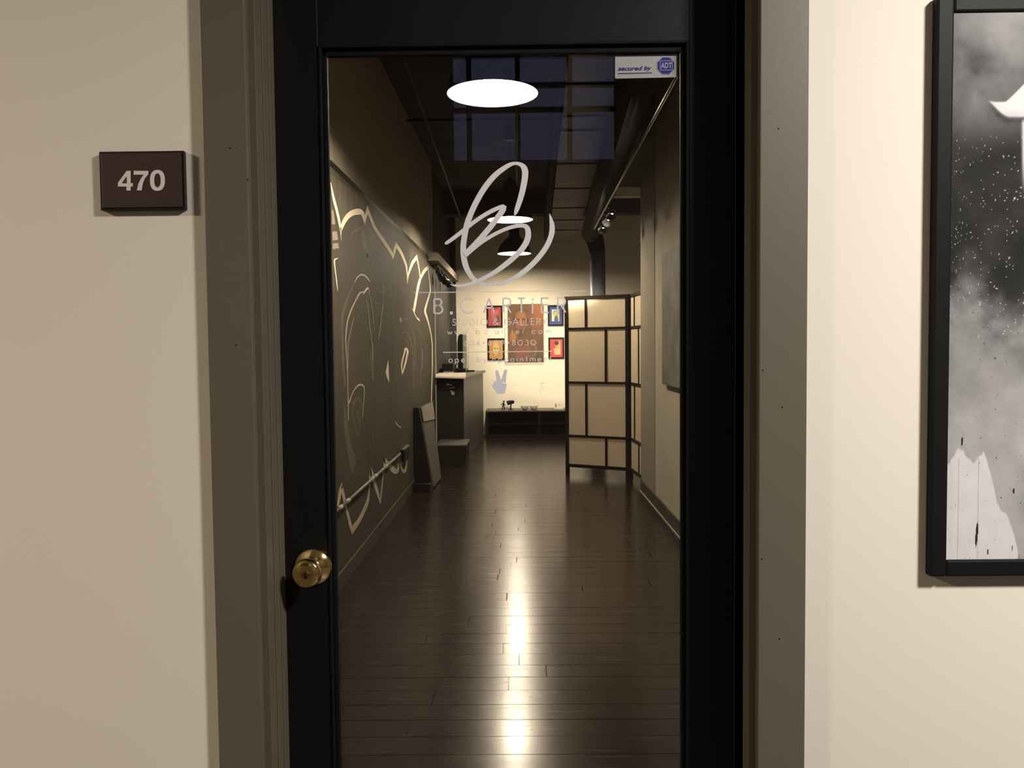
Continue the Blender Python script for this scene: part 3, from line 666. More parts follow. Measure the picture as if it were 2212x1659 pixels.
mpoly(Z5, [(396,242),(440,240),(440,328),(402,322)], M_); mpoly(Z5, [(508,245),(552,285),(545,296),(508,262)], M_)
for p in ([(455,560,15),(480,530,20),(530,525,28),(580,600,25),(640,780,20),(670,1000,20),(672,1400,16),(670,1659,14)], [(500,690,20),(560,730,25),(590,810,12)], [(600,400,12),(660,520,20),(700,680,20),(712,900,18),(705,1300,14)],
          [(820,490,24),(870,600,15),(910,800,12),(920,1200,10)], [(940,720,10),(948,900,12),(944,1300,10)], [(820,640,10),(830,900,10),(815,1659,14)], [(760,330,10),(800,560,12),(820,700,8)], [(90,1560,14),(110,1400,14),(125,1340,8)],
          [(165,0,8),(165,500,8),(160,1050,8)], [(45,0,14),(20,400,12),(0,590,8)]): mline(Z5, p, D_)
mline(Z5, [(850,870,12),(856,1050,13),(848,1250,10)], M_)
mline(Z7, [(215,580,10),(250,630,16),(298,662,16)], P_)
mline(Z2, [(520,1010,14),(560,930,22),(620,872,30),(680,862,32),(750,905,32),(822,1000,20)], P_)
mline(Z2, [(520,1010,12),(430,1200,40),(350,1400,50),(290,1600,50),(265,1850,40),(275,2300,40),(290,2700,40),(340,3100,36)], D_)
mline(Z2, [(690,1245,14),(730,1180,26),(785,1118,34)], C_, 3); mline(Z2, [(790,1115,24),(810,1250,18),(840,1400,16),(880,1650,14),(905,1980,8)], M_)
mline(Z2, [(700,1200,20),(640,1215,30),(590,1270,30),(540,1370,25),(470,1510,25),(420,1640,25),(370,1810,22),(340,2090,20),(342,2240,16),(360,2530,14),(376,2830,12),(385,3275,13),(388,3500,14),(392,3760,14)], P_)
mline(Z4, [(512,215,8),(460,400,14),(420,580,16),(385,790,18),(388,1000,14),(380,1300,10)], M_)
mline(Z2, [(745,1350,8),(690,1430,14),(640,1530,12),(560,1800,10)], D_)
mline(Z2, [(750,1370,12),(780,1500,14),(820,1890,16),(850,2110,16),(882,2380,16),(884,2560,14)], M_)
mline(Z4, [(850,900,60),(870,1200,70),(880,1480,50)], D_)
mline(Z4, [(1090,-420,10),(1080,0,14),(1050,250,14),(1020,500,20),(990,690,10)], M_); mline(Z4, [(960,170,40),(1000,180,30)], D_, 2)
mline(Z2, [(930,1400,26),(980,1440,34),(1045,1410,26)], D_); mline(Z2, [(1030,1200,8),(1060,1215,20),(1095,1205,20)], M_)
mline(Z2, [(190,530,5),(140,550,28),(112,582,25),(125,720,20),(145,880,20),(165,1050,18),(180,1190,5)], C_)
mpoly(Z2, [(70,0),(165,0),(188,165),(80,178)], M_); mpoly(Z2, [(80,240),(185,230),(207,330),(80,356)], M_); mpoly(Z1, [(60,1040),(95,1060),(135,1330),(60,1335)], M_)
mline(Z1, [(430,1560,5),(500,1480,34),(580,1430,55),(650,1405,50),(690,1400,30)], D_); mline(Z1, [(670,1400,50),(690,1600,90),(720,1760,80),(755,1880,45),(780,1980,14)], D_)
mline(Z2, [(770,440,14),(790,600,26),(800,800,10)], D_)
mline(Z6, [(388,400,14),(405,462,30),(432,385,20),(470,280,18),(520,190,22),(570,130,30),(630,102,38),(690,125,30),(710,200,14),(700,400,12),(685,600,12),(670,770,7)], P_)
mline(Z6, [(466,570,20),(500,470,40),(550,385,50),(590,362,50),(635,430,42),(650,550,24),(640,700,20),(620,900,14),(588,1140,18)], D_); mline(Z6, [(466,560,20),(480,680,20),(510,850,20),(550,1000,18),(585,1140,12)], D_)
mline(Z6, [(602,900,8),(572,800,14),(558,700,20),(578,645,34),(606,700,14),(612,860,8)], D_)
mpoly(Z6, [(320,470),(340,600),(370,850),(440,1250),(550,1600),(470,1900),(400,1659),(350,1300),(310,1000),(290,750)], D_)
mline(Z6, [(872,1060,20),(890,1300,14),(905,1500,8)], D_)
mline(Z8, [(60,820,25),(90,640,42),(108,560,30),(112,505,6)], P_); mline(Z8, [(112,505,6),(130,650,36),(160,800,35),(200,960,35),(232,1090,40),(250,1192,6)], P_)
mline(Z8, [(250,1192,6),(285,1090,60),(340,1010,50),(400,890,45),(450,770,40),(472,650,20),(482,500,14)], P_)
mline(Z8, [(482,500,18),(495,400,32),(492,285,5)], P_); mline(Z8, [(492,285,5),(515,400,50),(550,520,40),(590,650,35),(626,795,5)], P_)
mline(Z8, [(626,795,5),(636,660,18),(655,480,14),(670,330,20),(680,250,25),(678,165,5)], P_)
mline(Z8, [(678,165,5),(700,230,50),(750,285,60),(800,340,70),(832,362,55),(858,330,30),(865,250,8)], P_)
mline(Z8, [(895,262,20),(925,225,45),(968,205,30)], P_); mline(Z8, [(892,250,18),(910,320,35),(940,362,38),(962,320,24),(976,200,20),(1006,10,26)], P_)
mline(Z8, [(502,0,6),(512,130,12),(518,330,8)], D_)

# conduit on the mural
zc = on_x(800, 1040, XM+0.02).z; yc0 = on_x(735, 1110, XM+0.02).y; yc1 = on_x(866, 988, XM+0.02).y
cd = empty('wall_conduit', (XM+0.02, yc0, zc), 'thin pale conduit with couplings running low along the mural', 'conduit')
xcn = XM+0.014
MB().tube([(xcn, yc0-0.5, zc), (xcn, yc1, zc)], 0.010).build('pipe', 'conduit_pale', cd, smooth=True)
for px, py in ((735, 1098), (751, 1083), (804, 1037), (811, 1032), (833, 1013)):
    yy = on_x(px, py, xcn).y; MB().tube([(xcn, yy-0.03, zc), (xcn, yy+0.03, zc)], 0.0135).build('coupling', 'conduit_joint', cd, smooth=True)
ob_ = on_x(872, 981, XM)
bx = empty('outlet_box', (XM+0.003, ob_.y, ob_.z), 'small black outlet box at the end of the conduit', 'outlet')
box('box', XM+0.003, XM+0.03, ob_.y-0.16, ob_.y+0.16, ob_.z-0.05, ob_.z+0.055, 'void_black', bx); box('lip', XM+0.003, XM+0.034, ob_.y-0.17, ob_.y+0.17, ob_.z+0.055, ob_.z+0.063, 'conduit_pale', bx)

# ------------------------------------------------------------------ pendant lamps
LD = 0.45
p1 = on_y(1064, 203, LD*F_/195.0)
def pendant(base, label):
    t = empty('pendant_lamp', base, label, 'pendant lamp', 'black bell pendant lamps')
    r = LD/2
    prof = [(r, 0), (r*0.985, 0.03), (r*0.93, 0.075), (r*0.82, 0.12), (r*0.66, 0.165), (r*0.47, 0.20), (r*0.36, 0.225), (r*0.31, 0.25)]
    prof_in = [(max(a-0.004, 0.01), h) for a, h in prof]
    MB().lathe(prof, base, 48).build('shade', 'shade_black', t, smooth=True)
    mb = MB(); mb.lathe([(r, 0.0)]+prof_in+[(0.0, 0.252)], base, 48); mb.build('shade_lining', 'shade_white', t, smooth=True)
    MB().lathe([(r*0.31, 0.24), (r*0.30, 0.27), (r*0.305, 0.275), (r*0.305, 0.345), (r*0.28, 0.352), (r*0.28, 0.372), (r*0.12, 0.380), (r*0.10, 0.41), (0.0, 0.41)], base, 32).build('neck', 'shade_black', t, smooth=False)
    MB().tube([base+Vector((0, 0, 0.40)), Vector((base.x, base.y, ZC-0.14))], 0.004, 8).build('cord', 'black_metal', t)
    MB().lathe([(0.0, 0.0), (0.045, 0.0), (0.052, 0.03), (0.052, 0.12), (0.04, 0.14), (0.0, 0.14)], (base.x, base.y, ZC-0.14), 24).build('canopy', 'shade_black', t, smooth=False)
    mb = MB(); mb.lathe([(0.0, 0.012), (0.02, 0.015), (0.038, 0.027), (0.046, 0.049), (0.044, 0.069), (0.034, 0.092), (0.018, 0.122), (0.014, 0.20), (0.0, 0.20)], base, 24)
    mb.build('bulb', 'bulb', t, smooth=True)
    return t
for (px, py, wpx, lb) in ((1064, 203, 195, 'black bell pendant lamp hanging over the floor just inside the door'), (1102, 475, 98, 'black bell pendant lamp with the folding screen ahead of it, middle of the row'), (1111, 548, 72, 'black bell pendant lamp closest to the back wall pictures')):
    pendant(on_y(px, py, LD*F_/wpx), lb)

# ------------------------------------------------------------------ ducts and pipes overhead
ZD = 2.86
dl = [on_z(x, y, ZD) for x, y in ((1183, 522), (1187, 497), (1190, 475), (1193.5, 449), (1198, 407), (1203, 353), (1212, 281), (1216, 250), (1222, 180), (1230, 110))]
dr = [on_z(x, y, ZD) for x, y in ((1240, 519), (1250, 497), (1258, 475), (1266, 449), (1276, 407), (1291, 353), (1316, 281), (1324, 250), (1350, 180), (1376, 110))]
du = empty('air_duct', (dl[0].x, dl[0].y, ZD), 'wide flat grey sheet metal air duct under the ceiling', 'air duct')
for i in range(len(dl)-1):
    a0, a1, b0, b1 = dl[i].copy(), dl[i+1].copy(), dr[i].copy(), dr[i+1].copy(); H = 0.34
    b0.y = a0.y; b1.y = a1.y
    g = 0.004; a0.y -= g; b0.y -= g; a1.y += g; b1.y += g
    mb = MB(); z1 = ZD+H
    mb.hexa([a1, b1, b0, a0]+[Vector((p.x, p.y, z1)) for p in (a1, b1, b0, a0)])
    mb.build('duct_section', 'duct_panel', du)
    if i:
        a, b = dl[i], dr[i]; box('flange', a.x-0.006, b.x+0.006, a.y-0.010, a.y+0.010, ZD-0.008, z1+0.004, 'duct_dark', du)
mb = MB(); mb.hexa([dl[-1]+Vector((-0.05, 0, 0.02)), dl[-1]+Vector((-0.004, 0, 0.02)), dl[0]+Vector((-0.004, 0, 0.02)), dl[0]+Vector((-0.05, 0, 0.02)),
                    dl[-1]+Vector((-0.05, 0, 0.36)), dl[-1]+Vector((-0.004, 0, 0.36)), dl[0]+Vector((-0.004, 0, 0.36)), dl[0]+Vector((-0.05, 0, 0.36))])
mb.build('side_channel', 'duct_dark', du)
# round duct with a drop
pc = on_z(1291, 500, 2.62); pc = Vector((pc.x, pc.y, 0))
yv = 1.35+0; pv = on_y(1291, 560, 10.3)
rz = 2.70
dA = Vector((on_y(1275, 470, 10.15).x, 10.15, rz)); dB = on_z(1352, 250, rz)
rd = empty('round_duct', (pv.x, pv.y, 0), 'dark round duct that turns down into a blue-grey vertical pipe', 'duct pipe')
MB().tube([dB+(dB-dA)*0.25, dA], 0.105, 20).build('horizontal_run', 'duct_dark', rd, smooth=True)
MB().tube([(dA.x, dA.y, rz+0.02), (dA.x+(pv.x-dA.x)*0.7, pv.y, rz-0.06), (pv.x, pv.y, rz-0.20)], [0.105, 0.11, 0.098], 20).build('elbow', 'duct_dark', rd, smooth=True)
MB().tube([(pv.x, pv.y, 0), (pv.x, pv.y, rz-0.18)], 0.094, 20).build('vertical_pipe', 'pipe_blue', rd, smooth=True)
# conduits at the ceiling
def ctube(name, pts, r, m, label): return MB().tube(pts, r, 8).build(name, m, smooth=True, label=label, category='pipe') if False else None
def pipe(name, pts, r, m, label, cat='pipe', group=None):
    o = MB().tube(pts, r, 8).build(name, m, smooth=True); return props(o, label, cat, group)
pipe('ceiling_pipe', [on_z(848, 60, 3.15), on_z(998, 478, 3.15)], 0.014, 'pipe_dim', 'thin pipe running along the ceiling near the mural wall')
pipe('ceiling_pipe', [on_z(1119, 60, 3.30), on_z(1116, 400, 3.30)], 0.013, 'pipe_dim', 'thin pipe running along the ceiling beside the lamp cords')
for yy, lb in ((on_z(1000, 258, 3.44).y, 'thin cross bar under the ceiling between the first two lamps'), (on_z(1000, 415, 3.44).y, 'thin cross bar under the ceiling close to the back wall')):
    pipe('ceiling_bar', [(XL, yy, 3.44), (1.1 if yy < YE else 3.0, yy, 3.44)], 0.012, 'duct_dark', lb, 'pipe')
# beam near the back
box('ceiling_beam', XL, XFAR, 11.6, 11.85, 3.18, ZC, 'ceiling_dark', label='dark ceiling beam across the room in front of the back wall', category='beam')
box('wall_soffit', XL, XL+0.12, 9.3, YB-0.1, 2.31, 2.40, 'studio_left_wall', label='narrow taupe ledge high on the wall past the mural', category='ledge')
pz = on_z(1350, 418, 3.0)
box('wall_beam', 0.95, XFAR, pz.y, pz.y+0.12, 2.97, 3.07, 'studio_white', label='pale beam reaching to the wall behind the round duct', category='beam')

# ------------------------------------------------------------------ track lights
def aim(frm, to): return (Vector(to)-Vector(frm)).normalized()
def head(parent, pos, tgt, size=0.05, lit=True, reflector='spot_reflector'):
    d = aim(pos, tgt); pos = Vector(pos)
    back = pos-d*0.09
    mb = MB(); mb.tube([back, pos-d*0.05, pos-d*0.02, pos], [size*0.55, size*0.6, size*0.95, size], 20, caps=False); o = mb.build('lamp_head', 'black_metal', parent, smooth=True)
    mb = MB(); mb.tube([pos-d*0.001, pos-d*0.02, pos-d*0.05], [size*0.93, size*0.85, size*0.2], 20, caps=False); mb.build('reflector', reflector, o, smooth=True)
    mb = MB(); mb.tube([pos-d*0.045, pos-d*0.015], [0.012, 0.012], 12); mb.build('bulb', 'spot_bulb' if lit else 'spot_reflector', o, smooth=True)
    return o
def spot(parent, pos, tgt, watts, ang, name='track_spot', blend=0.85, col=(1.0, 0.865, 0.68)):
    L = bpy.data.lights.new(name, 'SPOT'); L.energy = watts; L.spot_size = R_(ang); L.spot_blend = blend; L.color = col; L.shadow_soft_size = 0.03
    o = bpy.data.objects.new(name, L); COL.objects.link(o); o.parent = parent; o.location = Vector(pos)-wloc(parent)
    o.rotation_euler = aim(pos, tgt).to_track_quat('-Z', 'Y').to_euler()
TZ = 2.50
ta, tb = on_z(1462, 165, TZ), on_z(1284, 494, TZ)
tr = empty('track_light', ((ta.x+tb.x)/2, (ta.y+tb.y)/2, TZ), 'suspended steel track with three small lit spotlights near the right wall', 'track light')
MB().tube([ta, tb], 0.0075, 10).build('track_rail', 'steel', tr, smooth=True)
for px, py in ((1345, 378), (1322, 395), (1296, 440)):
    q = on_z(px, py, TZ); k = (q.y-ta.y)/(tb.y-ta.y); q = ta.lerp(tb, min(max(k, 0.05), 0.95))
    MB().tube([(q.x, q.y, TZ), (q.x, q.y, rz-0.115)], 0.004, 6).build('suspension_wire', 'black_metal', tr)
BWALL = [((0.42, YB, 1.30), 25), ((0.22, YB, 0.95), 28), ((0.48, YB, 1.10), 26)]
for (px, py), (tg, ang) in zip(((1322, 452), (1307, 468), (1290, 486)), BWALL):
    q0 = on_z(px-4, py-10, TZ); k = (q0.y-ta.y)/(tb.y-ta.y); q = ta.lerp(tb, min(max(k, 0.05), 0.98))
    hp = q+Vector((0.03, 0, -0.09))
    MB().tube([q, hp-aim(hp, tg)*0.06], 0.007, 8).build('arm', 'black_metal', tr)
    head(tr, hp, tg, 0.042); spot(tr, hp+aim(hp, tg)*0.02, tg, SPOT_W, ang)
# left cluster
lt = on_y(957, 590, 10.2)
tl = empty('track_light', (lt.x, lt.y, lt.z), 'cluster of black spotlights hanging below the ledge past the mural', 'track light')
MB().tube([(lt.x-0.03, 9.7, 2.30), (lt.x-0.03, 11.9, 2.30)], 0.014, 8).build('track_rail', 'black_metal', tl)
for dy, tg in ((-0.30, (0.0, YB, 1.1)), (0.15, (-0.35, YB, 1.4)), (0.7, (-0.5, YB, 1.0))):
    hp = Vector((lt.x+0.02, lt.y+dy, 2.16)); MB().tube([(lt.x-0.03, lt.y+dy, 2.30), hp-aim(hp, tg)*0.05], 0.008, 8).build('arm', 'black_metal', tl); head(tl, hp, tg, 0.05, lit=False)

# ------------------------------------------------------------------ folding screen
a1 = on_z(1223, 1025, 0.0); a2 = on_z(1360, 1035, 0.0)
HS = on_y(1223, 641, a1.y).z
fs = empty('folding_screen', ((a1.x+a2.x)/2, (a1.y+a2.y)/2, 0), 'black framed folding screen with beige paper panels on the floor', 'folding screen')
def screen_leaf(A, B, idx):
    A = Vector((A.x, A.y, 0)); B = Vector((B.x, B.y, 0)); d = (B-A); L = d.length; d.normalize(); nrm = Vector((d.y, -d.x, 0))
    if nrm.y > 0 and idx == 0: nrm = -nrm
    leaf = empty('screen_leaf', (A+B)/2); leaf.parent = fs; leaf.location = (A+B)/2-wloc(fs)
    def bar(u0, u1, z0, z1, t, m, nm, off=0.0):
        p = []
        for zz in (z0, z1):
            for (u, s) in ((u0, -1), (u1, -1), (u1, 1), (u0, 1)): p.append(A+d*u+nrm*(s*t/2+off)+Vector((0, 0, zz)))
        MB().hexa(p).build(nm, m, leaf)
    sw = 0.036
    bar(0, sw, 0, HS, 0.028, 'screen_frame', 'stile'); bar(L-sw, L, 0, HS, 0.028, 'screen_frame', 'stile')
    zr = [HS-0.035, HS-0.345, HS-0.90, HS-1.455, HS-1.77]
    rh = [0.035, 0.024, 0.024, 0.024, 0.034]
    for zz, h in zip(zr, rh): bar(sw, L-sw, zz, zz+h, 0.024, 'screen_frame', 'rail')
    for k in range(4):
        u = sw+(L-2*sw)*(0.30 if k % 2 == 0 else 0.645); top = zr[k]; bot = zr[k+1]+rh[k+1]
        bar(u, u+0.024, bot, top, 0.022, 'screen_frame', 'muntin')
        bar(sw, u, bot, top, 0.004, 'screen_paper', 'paper_panel'); bar(u+0.024, L-sw, bot, top, 0.004, 'screen_paper', 'paper_panel')
screen_leaf(a1, a2, 0)
screen_leaf(Vector((a2.x+0.0155, a2.y+0.012, 0)), Vector((XR+0.035, YE+0.05, 0)), 1)

# ------------------------------------------------------------------ back wall: bench and things on it
bt = 0.41; bx0 = on_y(1049, 885, 12.0).x; bx1 = 1.05
bn = empty('bench', ((bx0+bx1)/2, 12.2, 0), 'long low black bench against the back wall', 'bench')
box('top', bx0, bx1, 12.0, YB, bt-0.02, bt, 'bench_top', bn, bevel=0.003)
box('back_panel', bx0, bx1, YB-0.03, YB-0.01, 0.06, bt-0.02, 'bench_black', bn)
box('shelf', bx0, bx1, 12.06, YB-0.03, 0.20, 0.225, 'bench_black', bn)
for x in (bx0, (bx0+bx1)/2-0.02, bx1-0.04): box('leg_panel', x, x+0.04, 12.02, YB-0.03, 0.0, bt-0.02, 'bench_black', bn)
box('plinth', bx0+0.04, bx1-0.04, 12.08, YB-0.03, 0.0, 0.06, 'bench_black', bn)
# pictures
def wpt(px, py, y=YB): return on_y(px, py, y)
def framed(name, x0, y0, x1, y1, label, fn, tilt=0):
    yf = YB-0.022
    a, b = wpt(x0, y0, yf), wpt(x1, y1, yf)
    t = empty(name, ((a.x+b.x)/2, YB, b.z), label, 'picture', 'small framed portraits on the back wall')
    fwid = 0.026
    for (q0, q1, r0, r1) in ((a.x, a.x+fwid, b.z, a.z), (b.x-fwid, b.x, b.z, a.z), (a.x+fwid, b.x-fwid, a.z-fwid, a.z), (a.x+fwid, b.x-fwid, b.z, b.z+fwid)):
        box('frame_side', q0, q1, yf, YB-0.001, r0, r1, 'frame_black', t)
    painted('print', (a.x+fwid, yf+0.008, a.z-fwid), (b.x-fwid, yf+0.008, a.z-fwid), (a.x+fwid, yf+0.008, b.z+fwid), 44, 56, fn, 'print_paint', t)
def ell(U, V, cx, cy, rx, ry, s=0.15): return sstep(1+s, 1-s, np.sqrt(((U-cx)/rx)**2+((V-cy)/ry)**2))
def inset(U, V, m=0.17): return ((U > m) & (U < 1-m) & (V > m*0.8) & (V < 1-m*0.9)).astype(float)
def base(U, c): return np.broadcast_to(c, U.shape+(3,)).copy()
def f_red1(U, V):
    n = fbm(U*6, V*6, 4, 2); c = base(U, np.array([0.33, 0.045, 0.045])); c = mixc(c, np.array([0.42, 0.09, 0.10]), inset(U, V, 0.2)*(V < 0.45))
    c = mixc(c, np.array([0.06, 0.03, 0.03]), ell(U, V, 0.68, 0.62, 0.2, 0.22)); c = mixc(c, np.array([0.30, 0.13, 0.12]), ell(U, V, 0.5, 0.55, 0.25, 0.28)*n*1.5*0+ell(U, V, 0.5, 0.55, 0.22, 0.26)*np.clip(n*1.4, 0, 1)); return c
def f_gold(U, V):
    n = fbm(U*7, V*7, 4, 5); c = base(U, np.array([0.42, 0.21, 0.055])); c = mixc(c, np.array([0.20, 0.12, 0.04]), inset(U, V, 0.18)*(V > 0.4)*np.clip(n, 0, 1))
    c = mixc(c, np.array([0.50, 0.40, 0.18]), ell(U, V, 0.5, 0.48, 0.24, 0.34)*np.clip(n*1.5, 0, 1)); c = mixc(c, np.array([0.15, 0.11, 0.04]), ell(U, V, 0.4, 0.46, 0.06, 0.035)+ell(U, V, 0.6, 0.46, 0.06, 0.035)); return c
def f_blue(U, V):
    n = fbm(U*8, V*8, 4, 8); c = base(U, np.array([0.04, 0.06, 0.22])); i = inset(U, V, 0.19); c = mixc(c, np.array([0.70, 0.62, 0.24]), i)
    c = mixc(c, np.array([0.22, 0.28, 0.22]), i*ell(U, V, 0.5, 0.38, 0.25, 0.2)*np.clip(n*1.6, 0, 1)); c = mixc(c, np.array([0.04, 0.09, 0.16]), i*ell(U, V, 0.55, 0.75, 0.18, 0.25)); c = mixc(c, np.array([0.45, 0.22, 0.05]), i*(U > 0.66)*np.clip(n*1.2-0.2, 0, 1)); return c
def f_red2(U, V):
    c = base(U, np.array([0.52, 0.055, 0.045])); i = ((U > 0.45) & (U < 0.84) & (V > 0.1) & (V < 0.86)).astype(float)
    c = mixc(c, np.array([0.62, 0.30, 0.20]), i); sk = np.array([0.66, 0.38, 0.20])
    sh = ((V > 0.52) & (V < 0.86) & (U > 0.34-0.5*(V-0.7)*(V < 0.7)*-1) & (U > 0.18) & (U < 0.84)).astype(float)*ell(U, V, 0.52, 0.86, 0.40, 0.40, 0.1)
    c = mixc(c, sk, np.clip(sh, 0, 1)*(V < 0.86)); c = mixc(c, sk*0.72, ell(U, V, 0.55, 0.36, 0.13, 0.18)); c = mixc(c, np.array([0.06, 0.03, 0.025]), ell(U, V, 0.53, 0.22, 0.18, 0.12)); return c
framed('framed_portrait', 1051, 660, 1086, 707, 'small black framed portrait on dark red mount', f_red1)
framed('framed_portrait', 1053, 731, 1090, 778, 'small black framed portrait of an old face on ochre mount', f_gold)
framed('framed_portrait', 1183, 659, 1217.5, 704, 'small black framed yellow picture on blue mount', f_blue)
framed('framed_portrait', 1184.5, 729, 1219, 775, 'small black framed bust of a dark haired figure on bright red', f_red2)
def f_main(U, V):
    n = fbm(U*5, V*8, 5, 12); n2 = fbm(U*14, V*14, 3, 33)
    c = mixc(base(U, np.array([0.095, 0.042, 0.018])), np.array([0.28, 0.095, 0.02]), sstep(0.55, 0.95, U)*sstep(0.55, 0.15, V))
    c = c*(0.65+0.7*n[..., None]); c = mixc(c, np.array([0.055, 0.045, 0.02]), sstep(0.72, 0.95, V)*0.8)
    c = mixc(c, np.array([0.06, 0.025, 0.012]), ell(U, V, 0.36, 0.28, 0.21, 0.20, 0.08))
    c = mixc(c, np.array([0.21, 0.088, 0.024]), ell(U, V, 0.37, 0.215, 0.15, 0.095, 0.35)); c = mixc(c, np.array([0.20, 0.075, 0.035]), ell(U, V, 0.37, 0.36, 0.15, 0.10, 0.15)*(0.5+n2*0.5))
    c = mixc(c, np.array([0.05, 0.02, 0.012]), ell(U, V, 0.29, 0.265, 0.06, 0.016)+ell(U, V, 0.45, 0.265, 0.06, 0.016)); c = mixc(c, np.array([0.09, 0.03, 0.02]), ell(U, V, 0.37, 0.40, 0.07, 0.014))
    c = mixc(c, np.array([0.05, 0.025, 0.015]), ell(U, V, 0.35, 0.5, 0.12, 0.08, 0.3)*0.8); c = mixc(c, np.array([0.28, 0.12, 0.03]), ell(U, V, 0.16, 0.57, 0.09, 0.08, 0.4)*0.8)
    c = mixc(c, np.array([0.17, 0.06, 0.04]), ell(U, V, 0.42, 0.86, 0.22, 0.14, 0.4)*0.7); ring = ell(U, V, 0.62, 0.80, 0.20, 0.14, 0.06)*(1-ell(U, V, 0.60, 0.80, 0.16, 0.12, 0.08))*(U > 0.62)
    c = mixc(c, np.array([0.16, 0.13, 0.06]), ring*0.7); return c
yf = YB-0.045; a = on_y(1096, 657, yf); b = on_y(1174.5, 781, yf)
mp_ = empty('portrait_canvas', ((a.x+b.x)/2, YB, b.z), 'large unframed brown and orange portrait canvas in the middle of the back wall', 'painting')
box('stretcher', on_y(1090.5, 700, yf).x, b.x, yf+0.001, YB-0.001, b.z, a.z, 'white_sheet', mp_)
painted('canvas', (a.x, yf, a.z), (b.x, yf, a.z), (a.x, yf, b.z), 120, 180, f_main, 'print_paint', mp_)
# sketch on the wall
f = Flat(lambda x, y: on_y(x, y, YB-0.001)); z = lambda pts: zs(1040, 790, 9.758, pts)
for pl in ([(1240,390,16),(1275,370,20),(1300,355,12),(1335,362,12)], [(1232,400,6),(1230,450,6),(1235,500,12),(1250,580,6)], [(1255,440,10),(1280,455,10),(1300,480,8),(1285,520,8)], [(1315,436,12),(1350,446,8)], [(1370,360,6),(1385,356,6)]): f.stroke(z(pl))
props(f.build('wall_sketch', 'sketch_grey'), 'faint grey face sketch drawn low on the cream back wall', 'drawing')
# outlet
a = on_y(1084, 863, YB-0.008); b = on_y(1092, 881, YB-0.008)
ou = empty('wall_outlet', ((a.x+b.x)/2, YB, b.z), 'cream outlet plate on the back wall just above the bench', 'outlet')
box('plate', a.x, b.x, YB-0.008, YB-0.0005, b.z, a.z, 'outlet_white', ou, bevel=0.002)
for s in (0.28, 0.72): zz = b.z+(a.z-b.z)*s; box('socket', (a.x+b.x)/2-0.015, (a.x+b.x)/2+0.015, YB-0.0095, YB-0.008, zz-0.012, zz+0.012, 'caulk_pale', ou)
# figurine
def fig():
    y = 12.22; z = bt; c = on_y(1087.5, 884, y).x; t = empty('figurine', (c, y, z), 'tiny dark standing figurine in front of the outlet', 'figurine')
    mb = MB()
    mb.tube([(c-0.022, y, z), (c-0.012, y, z+0.035), (c-0.002, y, z+0.07)], [0.006, 0.006, 0.009], 8); mb.tube([(c+0.016, y, z), (c+0.012, y, z+0.035), (c+0.002, y, z+0.07)], [0.006, 0.006, 0.009], 8)
    mb.tube([(c, y, z+0.062), (c+0.002, y, z+0.085), (c+0.006, y, z+0.105)], [0.010, 0.013, 0.009], 8); mb.tube([(c-0.004, y, z+0.095), (c-0.025, y, z+0.08), (c-0.03, y, z+0.06)], 0.005, 8); mb.tube([(c+0.008, y, z+0.095), (c+0.02, y, z+0.07), (c+0.035, y, z+0.065)], 0.005, 8)
    mb.build('body', 'black_metal', t, smooth=True)
    MB().lathe([(0.0, -0.014), (0.010, -0.010), (0.013, 0.0), (0.010, 0.010), (0.0, 0.014)], (c+0.008, y, z+0.122), 12).build('head', 'black_metal', t, smooth=True)
fig()
def desk_spot():
    y = 12.2; z = bt; c = on_y(1103.5, 884, y).x; t = empty('desk_lamp', (c, y, z), 'small black swivel lamp standing on the bench beside the bowls', 'lamp')
    MB().lathe([(0.0, 0.0), (0.044, 0.0), (0.044, 0.006), (0.012, 0.010), (0.0, 0.010)], (c, y, z), 24).build('base', 'plastic_black', t)
    MB().tube([(c, y, z+0.008), (c, y, z+0.085)], 0.010, 10).build('stem', 'plastic_black', t)
    MB().tube([(c-0.055, y-0.01, z+0.095), (c-0.050, y-0.01, z+0.097), (c-0.01, y, z+0.108), (c+0.04, y+0.01, z+0.113), (c+0.052, y+0.01, z+0.114)], [0.028, 0.033, 0.030, 0.024, 0.012], 16).build('head', 'plastic_black', t, smooth=True)
desk_spot()
for k, px in enumerate((1133.5, 1153)):
    y = 12.13; c = on_y(px, 884, y)
    t = empty('bowl', (c.x, y, bt), 'small white ceramic bowl on the bench, %s' % ('next to the black lamp' if k == 0 else 'on the side of the white card'), 'bowl', 'white bowls on the bench')
    MB().lathe([(0.0, 0.004), (0.024, 0.0), (0.028, 0.0), (0.045, 0.025), (0.068, 0.055), (0.066, 0.055), (0.042, 0.028), (0.02, 0.010), (0.0, 0.010)], (c.x, y, bt), 28).build('body', 'ceramic', t, smooth=True)
    MB().lathe([(0.068, 0.054), (0.069, 0.056), (0.067, 0.057), (0.065, 0.055)], (c.x, y, bt), 28).build('rim', 'ceramic', t)
a = on_y(1197, 870, 12.25); b = on_y(1216.5, 884, 12.25)
wc = empty('white_card', ((a.x+b.x)/2, 12.25, bt), 'small white card with a dark mark leaning on the back wall', 'card')
box('sheet', a.x, b.x, 12.25, 12.262, bt, a.z, 'outlet_white', wc); box('dark_mark', a.x+0.02, a.x+0.032, 12.249, 12.25, bt+0.02, a.z-0.02, 'void_black', wc); box('grey_mark', a.x+0.065, a.x+0.08, 12.249, 12.25, bt+0.045, bt+0.06, 'card_grey', wc)

